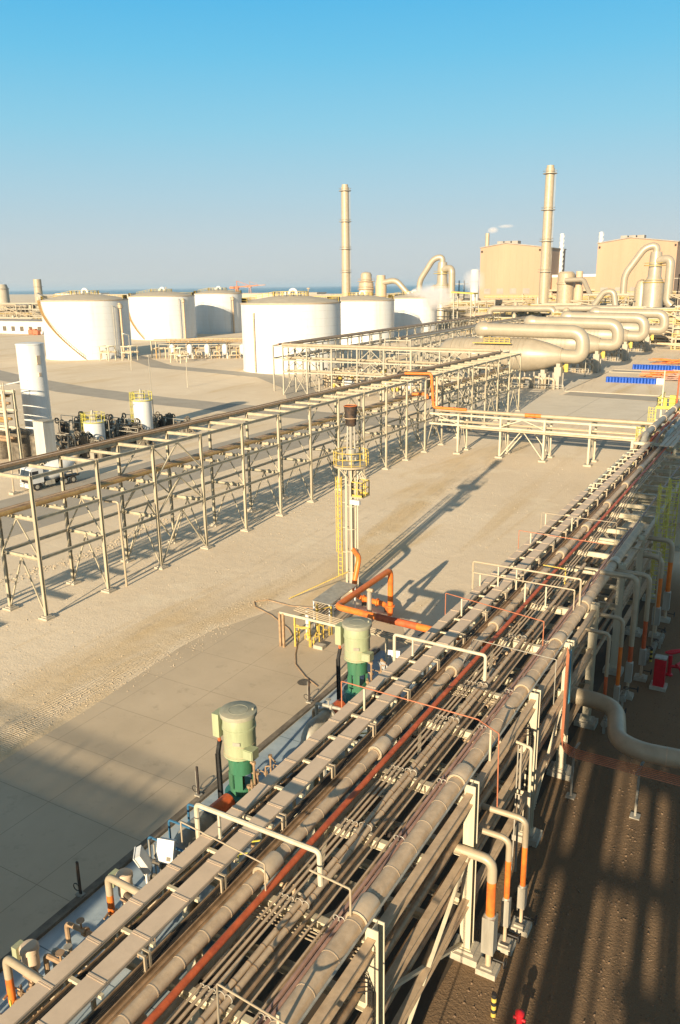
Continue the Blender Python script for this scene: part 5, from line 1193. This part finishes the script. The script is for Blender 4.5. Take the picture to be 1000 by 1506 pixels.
def plant_block(x, y, w, d, H, label, dens=10, m='steelfar'):
    t = T('process_structure', (x, y, 0), label, 'process structure', 'background process structures')
    nx = max(3, round(w/3.6)); nz = max(2, round(H/4))
    b = MB()
    for i in range(nx+1):
        for yy in (y, y+d): b.bar((x+w*i/nx, yy, 0), (x+w*i/nx, yy, H*random.uniform(.75, 1)), .4)
    for k in range(1, nz+1):
        z = H*k/nz*.97
        for yy in (y, y+d): b.bar((x, yy, z), (x+w, yy, z), .35, .5)
        if k % 2: b.bb(x, x+w, y, y+d, z+.26, z+.4)
    for i in range(nx):
        if random.random() < .5: b.bar((x+w*i/nx, y-.05, 0), (x+w*(i+1)/nx, y-.05, H/nz), .25)
    O('frame', b, m, t)
    v = MB(); g = MB(); pp = MB(); yl = MB()
    for k in range(dens):
        px = x+random.uniform(.08, .92)*w; z = H*random.randint(0, nz-1)/nz; r = random.uniform(.7, 1.8); h = random.uniform(2, 6)
        if k % 3 == 0: v.lathe((px, y+d*.4, z), [(r*.7, 0), (r, .4), (r, h), (r*.5, h+.7)], 14)
        elif k % 3 == 1: g.lathe((px, y+d*.3, z+1.6), [(.3, -3), (r*.8, -2.6), (r*.8, 2.6), (.3, 3)], 14, 'X')
        z2 = random.uniform(2, H*.95); l = random.uniform(.3, .9)*w
        pp.pipe([(px, y-1, 0), (px, y-1, z2), (min(x+w, px+l*random.choice([-1, 1])), y-1, z2), (min(x+w, px+l*.6), y-1, max(1, z2-random.uniform(2, 8)))], random.uniform(.12, .4), n=8)
        if k % 4 == 0: railing(yl, [(x, y-.4, H*k/dens), (x+w, y-.4, H*k/dens)], 1.2, .08, step=3)
    if v.v: O('upright_vessel', v, 'cladlight', t)
    if g.v: O('drum', g, 'duct', t)
    O('piping', pp, random.choice(['cladlight', 'duct', 'clad']), t)
    if yl.v: O('railing', yl, 'yellow', t)
    return t
blocks = [(-160, 385, 22, 12, 15, 'pipe filled structure with yellow rails left of the tallest chimney'), (-136, 370, 16, 10, 12, 'low structure in front of the left building'), (-112, 372, 20, 10, 14, 'pipe structure just right of the tallest chimney'),
          (-92, 385, 20, 12, 18, 'structure of pipes in front of the right building'), (-72, 372, 22, 10, 12, 'low structure before the large scrubber'), (-52, 400, 20, 12, 22, 'cream pipe structure at the right border'),
          (-200, 430, 20, 12, 19, 'structure between the left chimney and the scrubber'), (-150, 330, 24, 10, 10, 'low pipe structure behind the rightmost tank'), (-120, 335, 26, 10, 9, 'low pipe structure behind the long brown rack'),
          (-92, 345, 26, 10, 9, 'low pipe structure beyond the last long vessel'), (-62, 335, 26, 10, 9, 'low pipe structure beyond the U ducts'), (-38, 330, 20, 10, 11, 'pipe frames at the right border beyond the cabins'),
          (-170, 470, 60, 12, 16, 'broad dim structure at the foot of the left building'), (-108, 468, 44, 10, 18, 'broad structure at the foot of the right building'), (-36, 360, 24, 12, 16, 'tall cream frames at the far right border')]
_w = ['left', 'middle', 'right']
for k in range(18):
    bx = -158+7.2*k+random.uniform(-2, 2)
    blocks.append((bx, random.uniform(300, 365) if bx > -95 or bx < -125 else random.uniform(345, 368), random.uniform(9, 16), 7, random.uniform(8, 15), 'low cream pipe frame crowded with pipes in the far plant behind the racks'))
blocks = [q for q in blocks if not (q[0] < -134 and q[1] < 368) and not (-84 < q[0]+q[2]/2 < -44 and q[1] < 322)]
for x, y, w, d, H, lab in blocks: plant_block(x, y, w, d, H, lab, 14 if w < 30 else 26)
# equipment cluster by the left chimney
t = T('absorber_group', (-212, 402, 0), 'squat cream absorber vessels at the foot of the left chimney', 'absorber')
O('vessel', MB().lathe((-213, 402, 0), [(4, 0), (4, 24), (3, 25.5), (3, 28.5), (2.4, 29.5), (.3, 30)], 24), 'cladlight', t); O('vessel', MB().lathe((-205, 404, 0), [(3, 0), (3, 24), (2.4, 26), (2.4, 28)], 24), 'clad', t)
O('outlet_duct', MB().pipe([(-205, 403, 24), (-196, 404, 25.5), (-188, 405, 17)], 1.5, 3, 14), 'duct', t)
b = MB(); 
for z in (21, 25): b.ring((-213, 402, z), 4.6, .2, 24, m=4); b.ring((-213, 402, z+1.2), 4.6, .1, 24, m=4)
O('ring_platform', b, 'clad', t)
t = T('absorber_group', (-104, 395, 0), 'squat cream absorber drums right behind the tallest chimney', 'absorber')
O('vessel', MB().lathe((-105.5, 405, 0), [(4, 0), (4, 22), (4.4, 22.2), (4.4, 22.8), (4, 23), (4, 27), (3, 28)], 24), 'cladlight', t); O('vessel', MB().lathe((-98.5, 402, 0), [(2.2, 0), (2.2, 20), (1.6, 21), (1.6, 28)], 20), 'clad', t)
O('sloping_duct', MB().pipe([(-104, 398, 24), (-95, 396, 24.2), (-84, 380, 10)], 1.1, 2, 12), 'duct', t)
O('arched_duct', MB().pipe([(-84, 372, 13), (-80, 372, 19), (-76, 372, 19), (-74, 372, 8)], 1.3, 2.6, 14), 'duct', t)
for i, (x, y) in enumerate(((-122, 345), (-96, 350))):
    O('level_duct', MB().pipe([(x, y, 8), (x, y, 12.5), (x+28, y, 12.5), (x+28, y, 7)], 1.3, 2.5, 14), 'duct', None, ['long level duct behind the brown pipe rack', 'long level duct behind the last U ducts'][i], 'duct')
t = T('yellow_canopy', (-117, 300, 0), 'small yellow roofed shelter over the rack before the left building', 'shelter'); O('roof', MB().bar((-121, 300, 20.0), (-112, 300, 19.4), 5, .5), 'yellow', t)
for a in (-120, -113): O('post', MB().bar((a, 298, 0), (a, 298, 19.6), .4).bar((a, 302, 0), (a, 302, 19.6), .4), 'steelfar', t)
for z in (9, 14): O('deck', MB().bb(-121, -112, 297.5, 302.5, z, z+.3), 'steelfar', t)
t = T('white_silo', (-154, 410, 0), 'plain pale cylinder silo left of the left building', 'silo'); O('shell', MB().lathe((-154.5, 412, 0), [(2.2, 0), (2.2, 29.5), (1.8, 30)], 20), 'whitesmall', t); O('ring_platform', MB().ring((-154.5, 412, 24), 2.6, .15, 20), 'galv', t)

# ------------------------------------------------------------------ LEFT MIDGROUND: silos, structure, truck
def silo(x, y, r, H, label, platform=True, dome=False):
    t = T('silo', (x, y, 0), label, 'silo', 'white silos')
    O('shell', MB().lathe((x, y, 0), [(r*.9, 0), (r*.9, .5), (r, .52), (r, H-.2), (r*1.03, H-.15), (r*1.03, H), (r*.7, H+.12), (.1, H+.2)], 32), 'whitesmall', t)
    if platform:
        b = MB(); b.ring((x, y, H+.0), r+.15, .07, 24, m=4)
        for k in range(12): a = 2*PI*k/12; b.bar((x+(r+.15)*math.cos(a), y+(r+.15)*math.sin(a), H), (x+(r+.15)*math.cos(a), y+(r+.15)*math.sin(a), H+1.2), .05)
        for z in (.6, 1.2): b.ring((x, y, H+z), r+.15, .035, 24, m=4)
        O('railing', b, 'lemon', t)
        O('roof_unit', MB().lathe((x-.2, y, H+.1), [(.5, 0), (.5, .7), (.3, .9), (.12, 1.6)], 12).bar((x+.6, y-.3, H), (x+.6, y-.3, H+1.4), .2), 'galv', t)
        O('ladder', ladder(MB(), x-r-.3, y-.2, .3, H+1.2, .4, 0, 1, True, .03, .35, 1), 'lemon', t)
    return t
t = silo(-94.66, 78.03, 1.87, 15.8, 'tall plain white silo at the left border', False)
O('nozzle', MB().box((-92.9, 77.6, 13.6), (.5, .6, 1.2)).box((-92.85, 77.6, 11.6), (.4, .4, .5)), 'tray', t); O('lower_cone', MB().lathe((-94.66, 78.03, 0), [(1.92, .9), (1.95, 1.0), (1.95, 1.9), (1.9, 2.0)], 32), 'tray', t)
silo(-90.6, 84.6, 1.5, 4.1, 'shorter white silo with a yellow railed top near the truck')
silo(-90.6, 95.0, 1.45, 6.0, 'slender white silo with a yellow railed top beside the road')
st = T('steel_structure', (-93, 70, 0), 'open steel structure with brown pipes at the left border', 'process structure')
for x in (-91.6, -97.5, -103):
    for y in (70.3, 72): O('column', MB().ibeam((x, y, 0), (x, y, 10.2), .35, .35, up=(0, 1, 0)), 'steel', st)
for z in (10.1, 7.6, 5.2):
    for y in (70.3, 72): O('beam', MB().ibeam((-104, y, z-.15), (-91.4, y, z-.15), .25, .3), 'steel', st)
    O('deck', MB().bb(-103, -91.8, 70.5, 71.8, z-.6, z-.5), 'machine', st)
for z in (8.2, 6.1, 3.5, 9.2): O('pipe_run', MB().tube([(-104, 70.8, z), (-92, 70.8, z)], .25, 10).tube([(-104, 71.5, z+.2), (-92, 71.5, z+.2)], .2, 10), 'gold' if z in (6.1, 9.2) else 'brown', st)
O('tank', MB().lathe((-94, 74, 0), [(1.2, 0), (1.4, 4), (.3, 4.5)], 18).lathe((-98, 74, 0), [(1.5, 0), (1.5, 4.2), (.3, 4.7)], 18), 'machine', st)
O('railing', railing(MB(), [(-104, 70.2, 10.15), (-91.6, 70.2, 10.15)], 1.1, .03), 'steel', st)
t = T('cabinet_tank', (-84, 70.5, 0), 'tall white boxy hopper on legs beside the tall plain silo', 'hopper')
O('body', MB().bb(-86.2, -84.3, 71.2, 73, 1.8, 6.3), 'galvlight', t); O('side_tank', MB().lathe((-87.4, 72.4, 0), [(.8, 0), (.8, 4.2), (.3, 4.5)], 20), 'machine', t)
t.location.x -= 1.3
for x, y in ((-86.2, 71.3), (-84.3, 71.3), (-84.3, 72.9)): O('leg', MB().bar((x, y, 0), (x, y, 1.8), .15), 'steel', t)
O('brace', MB().bar((-86.2, 71.2, .1), (-84.3, 71.2, 1.7), .08).bar((-84.3, 71.2, .1), (-86.2, 71.2, 1.7), .08), 'steel', t)
O('vent_grille', MB().bb(-86.3, -84.2, 71.15, 73.05, 6.3, 6.42), 'galv', t)
t = T('crane_arm', (-88, 72, 0), 'curved pipe boom crossing the tall plain silo', 'pipe'); O('boom', MB().pipe([(-104, 71, 10.0), (-95, 71.5, 10.4), (-88.5, 72, 11.6)], .07, n=6), 'whitesmall', t)
t = T('mast', (-78.7, 60, 0), 'slim cream mast on a block at the left border', 'mast'); O('pole', MB().tube([(-78.7, 60.2, 0), (-78.2, 60.2, 13)], [.1, .07], 8), 'cladlight', t); O('base', MB().bb(-79.1, -78.3, 59.8, 60.6, 0, .25), 'concrete', t)
t = T('mast', (-119, 150, 0), 'thin mast with a lamp beside the slender white silo', 'mast'); O('pole', MB().tube([(-90.3, 97.2, 0), (-90.6, 97.2, 12.6)], .06, 6), 'galv', t); O('lamp', MB().box((-90.6, 97.2, 12.7), (.4, .2, .2)), 'galv', t)
LB = ['machinery between the tall silo and the shorter one', 'dark pump skid behind the shorter railed silo', 'dark pipe rack left of the slender silo', 'tangle of dark pipes right of the shorter silo', 'dark compressor skid behind the hopper', 'low row of dark pipework along the road edge', 'black pipework between the two railed silos', 'dark machine under the tall silo']
LB += ['low dark skid row %s' % q for q in ('between the silos, nearest the road', 'behind the tall silo', 'far behind the slender silo', 'beside the hopper')]
for i, (x, y, w, d, H) in enumerate(((-95, 86, 6, 4, 4.2), (-98, 93, 8, 4, 3.2), (-99, 99, 7, 4, 2.6), (-92.5, 89.3, 6, 3, 2.6), (-92, 80, 5, 3, 3), (-106, 92, 8, 4, 3), (-94, 92.8, 5, 3, 2.3), (-90.5, 77, 4, 3, 3.5), (-90, 88.5, 6, 3, 2.2), (-101, 85, 7, 4, 3.6), (-95, 101, 8, 3, 2.2), (-88.5, 79.5, 4, 3, 2.6))):
    t = T('machinery', (x, y, 0), LB[i], 'machinery', 'dark machinery around the silos'); b = MB(); c = MB()
    for k in range(16):
        px, py, pz = x+random.uniform(0, w), y+random.uniform(0, d), random.uniform(.5, H)
        b.pipe([(px, py, 0), (px, py, pz), (px+random.uniform(-2, 2), py, pz), (px+random.uniform(-2, 2), py, .2)], random.uniform(.06, .2), n=7)
        if k % 3 == 0: O('unit', MB().box((px, py, pz*.5), (random.uniform(.4, 1.2), random.uniform(.4, 1), pz)), random.choice(['machine', 'galv', 'dark']), t); b.ring((px, py, H*.9), .4, .1, 10, axis='Y')
    O('piping', b, 'machine', t)
    f = MB()
    for k in range(4): f.bar((x+w*k/3, y, 0), (x+w*k/3, y, H), .1)
    f.bar((x, y, H), (x+w, y, H), .1); O('frame', f, 'galv', t)
# truck
def truck():
    t = T('mixer_truck', (0, 0, 0), 'white cab truck with a raised pale drum body parked on the asphalt', 'truck')
    def W(mb): return mb
    O('chassis', MB().bb(-8.2, -.3, -.45, .45, .75, 1.0).bb(-1.9, -.2, -1.15, 1.15, .45, .8).bb(-4.0, -2.3, -1.15, -.5, .5, 1.0), 'black', t)
    cab = MB(); v = [(-2.1, 1.0), (0, 1.0), (.05, 1.9), (-.25, 2.85), (-.55, 3.05), (-2.1, 3.1)]
    cab.add([Vector((a, -1.22, z)) for a, z in v]+[Vector((a, 1.22, z)) for a, z in v], [(0, 1, 2, 3, 4, 5), (11, 10, 9, 8, 7, 6)]+[(i, i+6, (i+1) % 6+6, (i+1) % 6) for i in range(6)]); c_ = O('cab', cab, 'whitesmall', t)
    ws = MB().add([(.07, -1.08, 1.95), (.07, 1.08, 1.95), (-.2, 1.05, 2.75), (-.2, -1.05, 2.75), (.03, -1.08, 1.95), (.03, 1.08, 1.95), (-.24, 1.05, 2.75), (-.24, -1.05, 2.75)], [(0, 1, 2, 3), (7, 6, 5, 4), (0, 4, 5, 1), (3, 2, 6, 7), (0, 3, 7, 4), (1, 5, 6, 2)])
    O('windscreen', ws, 'glass', t)
    for s in (-1, 1): O('side_window', MB().bb(-1.35, -.4, s*1.225-.012, s*1.225+.012, 1.95, 2.65), 'glass', t)
    O('bumper', MB().bb(-.35, .12, -1.24, 1.24, .45, .95), 'whitesmall', t)
    O('grille', MB().bb(.03, .07, -.9, .9, 1.1, 1.75), 'dark', t)
    for s in (-1, 1): O('headlight', MB().bb(.1, .15, s*.95-.2, s*.95+.2, .65, .82), 'galv', t); O('mirror', MB().bb(-.15, -.02, s*1.42-.1, s*1.42+.1, 2.1, 2.7), 'black', t)
    for x in (-1.0, -5.4, -6.7):
        for s in (-1, 1):
            w = O('wheel', MB().lathe((x, s*1.05, .52), [(.30, -.16), (.5, -.16), (.52, -.1), (.52, .1), (.5, .16), (.30, .16)], 22, 'Y'), 'rubber', t)
            O('rim', MB().lathe((x, s*1.05, .52), [(.05, -.17), (.28, -.165), (.28, .165), (.05, .17)], 16, 'Y'), 'galv', w)
    dr = MB(); n = 24
    P = [(-2.6, 1.7, .45), (-3.0, 1.75, 1.0), (-4.2, 2.0, 1.25), (-5.6, 2.35, 1.25), (-7.0, 2.8, .85), (-8.0, 3.15, .45)]
    dr.tube([(a, 0, z) for a, z, r in P], [r for a, z, r in P], n); O('drum', dr, 'whitesmall', t)
    O('hopper', MB().lathe((-8.2, 0, 2.9), [(.3, 0), (.75, .9), (.78, .92)], 16), 'cladlight', t)
    O('rear_frame', MB().bar((-7.8, -.7, 1), (-7.8, -.6, 2.8), .12).bar((-7.8, .7, 1), (-7.8, .6, 2.8), .12).bar((-8.1, 0, 2.4), (-9.1, 0, 1.3), .4, .1), 'cladlight', t)
    O('fuel_tank', MB().bb(-3.8, -2.4, -1.18, -.6, .5, 1.05), 'galv', t); O('battery_box', MB().bb(-3.8, -2.4, .6, 1.18, .5, 1.05), 'galv', t)
    O('mudguard', MB().bb(-7.9, -4.0, -1.2, -.85, 1.12, 1.17).bb(-7.9, -4.0, .85, 1.2, 1.12, 1.17), 'black', t)
    return t
tr = truck(); tr.scale = (.85, .9, .9); tr.location = (-78.6, 61.9, 0); tr.rotation_euler = (0, 0, math.radians(-100))

# ------------------------------------------------------------------ FAR LEFT background: buildings, port
def shed(x0, x1, y0, y1, H, label, m='whitesmall', roof='buildroof'):
    t = T('shed', ((x0+x1)/2, y0, 0), label, 'building'); O('wall', MB().bb(x0, x1, y0, y1, 0, H), m, t); O('roof', MB().bb(x0-.3, x1+.3, y0-.3, y1+.3, H, H+.35), roof, t)
    for k in range(int((x1-x0)/7)): O('window', MB().bb(x0+2+k*7, x0+5+k*7, y0-.06, y0-.01, H*.2, H*.6), 'machine', t)
    return t
shed(-440, -346, 304, 322, 6.5, 'long low white shed at the left border behind the tall silo')
shed(-480, -428, 372, 395, 13, 'pale block building at the left border', 'cladlight'); shed(-446, -400, 400, 420, 12, 'grey block right of the pale building at the left border', 'galv')
t = T('chimney', (-470, 400, 0), 'stubby grey chimney behind the pale block at the left border', 'chimney'); O('shaft', MB().lathe((-470, 400, 0), [(2.9, 0), (2.7, 29), (2.7, 30)], 20), 'cladlight', t); O('ring_platform', MB().ring((-470, 400, 25), 3.1, .2, 20), 'galv', t)
t = T('silo', (-492, 400, 0), 'squat tan silo left of the stubby chimney', 'silo'); O('shell', MB().lathe((-506, 398, 0), [(5, 0), (5, 24), (4, 27)], 20), 'roof', t); O('ring_platform', MB().ring((-506, 398, 24), 5.3, .25, 20), 'galv', t)
for i, (x, y, w, H) in enumerate(((-480, 366, 50, 15), (-430, 360, 34, 11), (-400, 380, 26, 12), (-462, 336, 60, 7))): plant_block(x, y, w, 8, H, ['dark pipe structure under the pale block at the left', 'low frames right of the pale block', 'conveyor frames behind the leftmost tank', 'low pipe track before the white shed'][i], 8, 'steelfar')
t = T('conveyor', (-430, 385, 0), 'sloping grey conveyor beside the pale block', 'conveyor'); O('gallery', MB().bar((-455, 386, 20), (-418, 386, 4), 2.5, 2.5), 'galv', t); O('trestle', MB().bar((-437, 386, 0), (-437, 386, 11), .6), 'galv', t)
for i, (x, y, w) in enumerate(((-350, 300, 3), (-357, 297, 4), (-340, 303, 3), (-364, 300, 3))): O('red_machine', MB().bb(x, x+w, y, y+2, .3, 2.4).bb(x+.4, x+w*.5, y+.2, y+1.8, 2.4, 3.2).tube([(x+.6, y-.1, .5), (x+.6, y+2.1, .5)], .5, 10).tube([(x+w-.6, y-.1, .5), (x+w-.6, y+2.1, .5)], .5, 10), 'copper', None, ['reddish machine right of the others by the white shed', 'widest reddish machine by the white shed', 'small reddish machine nearest the leftmost tank', 'reddish machine at the left by the shed'][i], 'machine')
# horizon land strips, port cranes
for i, (x, y, w, H, m_) in enumerate(((-1500, 1300, 260, 10, 'roof'), (-1180, 1250, 200, 9, 'cladlight'), (-900, 1200, 170, 11, 'roof'), (-700, 1100, 120, 9, 'cladlight'), (-560, 1000, 140, 8, 'roof'), (-1700, 1500, 160, 12, 'whitesmall'))):
    t = T('port_shed', (x, y, 0), ['long tan shed on the far shore left of the cranes', 'pale shed on the far shore behind the second tank', 'tan shed below the port crane', 'pale shed right of the port crane', 'tan shed behind the biggest tank', 'white shed farthest left on the shore'][i], 'building', 'far port sheds')
    O('wall', MB().bb(x, x+w, y, y+30, 0, H), m_, t); O('roof', MB().bb(x-1, x+w+1, y-1, y+31, H, H+1.5), 'buildroof', t)
def port_crane(x, y, s, label, m_='copper'):
    t = T('port_crane', (x, y, 0), label, 'crane', 'orange port cranes')
    O('tower', MB().bar((x-4*s, y, 0), (x-1.5*s, y, 24*s), 1.4*s).bar((x+4*s, y, 0), (x+1.5*s, y, 24*s), 1.4*s).bar((x-3*s, y, 10*s), (x+3*s, y, 10*s), 1*s), m_, t)
    O('cab', MB().box((x, y, 26*s), (6*s, 4*s, 5*s)), m_, t); O('jib', MB().bar((x, y, 27*s), (x+40*s, y, 29*s), 1.6*s).bar((x, y, 36*s), (x+26*s, y, 28.5*s), .6*s).bar((x, y, 28*s), (x, y, 36*s), .9*s), m_, t); O('counterweight', MB().box((x-9*s, y, 26*s), (8*s, 4*s, 3.5*s)), m_, t)
port_crane(-672, 900, .85, 'orange port crane with a long jib on the horizon'); port_crane(-940, 1300, .9, 'smaller orange crane on the horizon left of the big one', 'pink')
for i, (x, y, h) in enumerate(((-1150, 1300, 24), (-600, 900, 16), (-560, 900, 20))): O('flood_mast', MB().bar((x, y, 0), (x, y, h), 1).box((x, y, h), (4, 1, 1.5)), 'cladlight', None, ['pale mast on the shore behind the leftmost tank', 'short mast right of the port crane', 'mast on the shore behind the biggest tank'][i], 'mast')

# ------------------------------------------------------------------ the process tower behind the camera (unseen; decks and pipes laid out to shape the shade on the right hand yard)
pb = T('process_structure', (7.5, -16, 0), 'tall unseen process tower behind the camera, laid out to shade the right hand yard', 'process structure')
random.seed(21)
for x in (-1.4, 5.0, 11.0, 17.5):
    for y in (-4.5, -12, -20): O('column', MB().ibeam((x, y, 0), (x, y, 38), .45, .45, up=(0, 1, 0)), 'steel', pb)
for z in (4.6, 14.3, 17, 20.5, 26, 31.5, 37):
    O('deck', MB().bb(-1.7, 18.0, -20.5 if z != 14.3 else -12.0, -4.2, z-.1, z), 'galv', pb)  # decks laid out to shape the shade on the yard
    O('beam', MB().ibeam((-1.7, -4.3, z-.35), (18.0, -4.3, z-.35), .25, .5).ibeam((-1.7, -20.3, z-.35), (18.0, -20.3, z-.35), .25, .5), 'steel', pb)
    O('railing', railing(MB(), [(-1.7, -20.5, z), (-1.7, -4.2, z), (18.0, -4.2, z)], 1.1, .03), 'yellow', pb)
O('shade_box', MB().bb(-1.2, 17.5, -19, -6, 17.1, 25.8), 'building', pb)  # closed box added to keep sun off the far risers
for x, y, r, z0, z1 in ((7.3, -10, 2.0, 0, 16), (13.5, -8, 1.2, 0, 14), (.3, -15, 1.8, 17, 31), (12, -16, 2.4, 0, 20), (6, -17, 1.5, 20, 36), (-.8, -13, 1.0, 0, 6), (1.2, -10, 1.3, 26, 36)):
    O('vessel', MB().lathe((x+1.5, y, 0), [(r*.4, z0), (r, z0+.8), (r, z1-.8), (r*.4, z1)], 20), 'cladlight', pb)
for k in range(22):
    x, y = -1.1+k*.36+random.uniform(-.12, .12), random.uniform(-18, -5)
    O('added_riser', MB().tube([(x, y, 0), (x, y, random.choice([38, 30, 20]))], random.choice([.06, .09, .14, .2]), 8), 'cladlight', pb)  # slender pipes added to split the yard's sunlight into streaks
for k in range(9):
    z = random.uniform(5.5, 14); y = random.choice([-5, -9, -14, -19]); x0 = random.uniform(-1.6, 4)
    O('cross_pipe', MB().tube([(x0, y, z), (x0+random.uniform(1.5, 5), y, z+random.uniform(-.3, .3))], random.uniform(.1, .3), 8), 'cladlight', pb)  # level pipes added to break up those streaks
tb = T('shade_building', (-30, -34, 0), 'long flat roofed building added unseen behind the camera to cast shade', 'building')  # made-up block, sized so its shadow covers the near left slab
O('wall', MB().bb(-60, -16.6, -44, -26.5, 0, 13.2), 'building', tb); O('shade_parapet', MB().bb(-60.2, -16.4, -26.6, -26.3, 13.2, 13.5), 'buildroof', tb)  # walls and parapet of the added shade building
O('roof_unit', MB().bb(-45, -40, -33, -27.5, 13.21, 14.1).bb(-34, -31.5, -33, -28, 13.21, 14.3).bb(-27, -24, -31, -28, 13.21, 13.9), 'galv', tb)  # roof boxes added to make the shadow edge uneven

# ------------------------------------------------------------------ air and steam
hz = bpy.data.materials.new('thin_sea_haze'); hz.use_nodes = True; nt = hz.node_tree; nt.nodes.clear()
pv = nt.nodes.new('ShaderNodeVolumePrincipled'); pv.inputs['Color'].default_value = (.50, .64, .78, 1); pv.inputs['Density'].default_value = HAZE; pv.inputs['Anisotropy'].default_value = 0
om = nt.nodes.new('ShaderNodeOutputMaterial'); nt.links.new(pv.outputs[0], om.inputs['Volume'])
if HAZE: O('haze', MB().bb(-71000, 31000, -3100, 61000, -2.4, 82), hz, kind='stuff')
def steam(c, d, dens, seed, label, rot=0):
    m = bpy.data.materials.new('white_steam'); m.use_nodes = True; nt = m.node_tree; nt.nodes.clear(); N = nt.nodes; L = nt.links
    pv = N.new('ShaderNodeVolumePrincipled'); pv.inputs['Color'].default_value = (.95, .95, .97, 1); om = N.new('ShaderNodeOutputMaterial'); L.new(pv.outputs[0], om.inputs['Volume'])
    tc = N.new('ShaderNodeTexCoord'); ns = N.new('ShaderNodeTexNoise'); ns.inputs['Scale'].default_value = 4.0; ns.inputs['Detail'].default_value = 9; ns.inputs['Roughness'].default_value = .68; ns.inputs['Distortion'].default_value = .6
    mp = N.new('ShaderNodeMapping'); mp.inputs['Location'].default_value = (seed, seed*2, 0); mp.inputs['Scale'].default_value = (1.6, 1, 1); L.new(tc.outputs['Generated'], mp.inputs[0]); L.new(mp.outputs[0], ns.inputs['Vector'])
    gr = N.new('ShaderNodeVectorMath'); gr.operation = 'SUBTRACT'; gr.inputs[1].default_value = (.5, .5, .5); L.new(tc.outputs['Generated'], gr.inputs[0])
    ln = N.new('ShaderNodeVectorMath'); ln.operation = 'LENGTH'; L.new(gr.outputs[0], ln.inputs[0])
    fo = N.new('ShaderNodeMapRange'); fo.inputs['From Min'].default_value = .5; fo.inputs['From Max'].default_value = .1; L.new(ln.outputs['Value'], fo.inputs[0])
    ad = N.new('ShaderNodeMath'); ad.operation = 'ADD'; L.new(ns.outputs['Fac'], ad.inputs[0]); L.new(fo.outputs[0], ad.inputs[1])
    rp = N.new('ShaderNodeMapRange'); rp.inputs['From Min'].default_value = .88; rp.inputs['From Max'].default_value = 1.5; rp.inputs['To Max'].default_value = dens; L.new(ad.outputs[0], rp.inputs[0])
    L.new(rp.outputs[0], pv.inputs['Density'])
    mb = MB(); n = 20; R = Matrix.Rotation(rot, 3, 'Y'); prof = [(math.sin(PI*k/10), -math.cos(PI*k/10)) for k in range(11)]
    mb.lathe((0, 0, 0), prof, n); mb.v = [Vector(c)+R@Vector((v.x*d[0], v.y*d[1], v.z*d[2])) for v in mb.v]
    return O('steam', mb, m, None, label, 'steam', 'steam clouds', 'stuff')
steam((-150, 345, 17.5), (19, 7, 6.5), .6, 1.3, 'pale steam drifting low in front of the left building', -.30)
steam((-130, 345, 24), (8, 4, 9), .35, 4.1, 'wisp of steam rising beside the left building', .25)
steam((-183.5, 519, 55.6), (6, 2.4, 2.4), .8, 2.2, 'steam puffing from the top of the short chimney', -.35)
steam((-175, 519, 57.6), (9, 2, 1.7), .5, 6.4, 'thin streak of steam trailing right of the short chimney', -.08)

mb = MB()
for k, (y, z) in enumerate(((-27, 13.75), (-27.6, 14.1), (-28.2, 14.5), (-28.8, 14.95), (-27.2, 14.3), (-28.6, 15.5))): mb.bar((-60, y, z), (-16.8, y, z), .12, .15)
for k in range(40): mb.bar((-59+k*1.07, -27.4, 13.2), (-59+k*1.07, -27.4, 14.5+.8*((k*7) % 5)/5), .1)
O('shade_edge_bars', mb, 'galv', tb)  # open bars added above the roof to soften its shadow edge
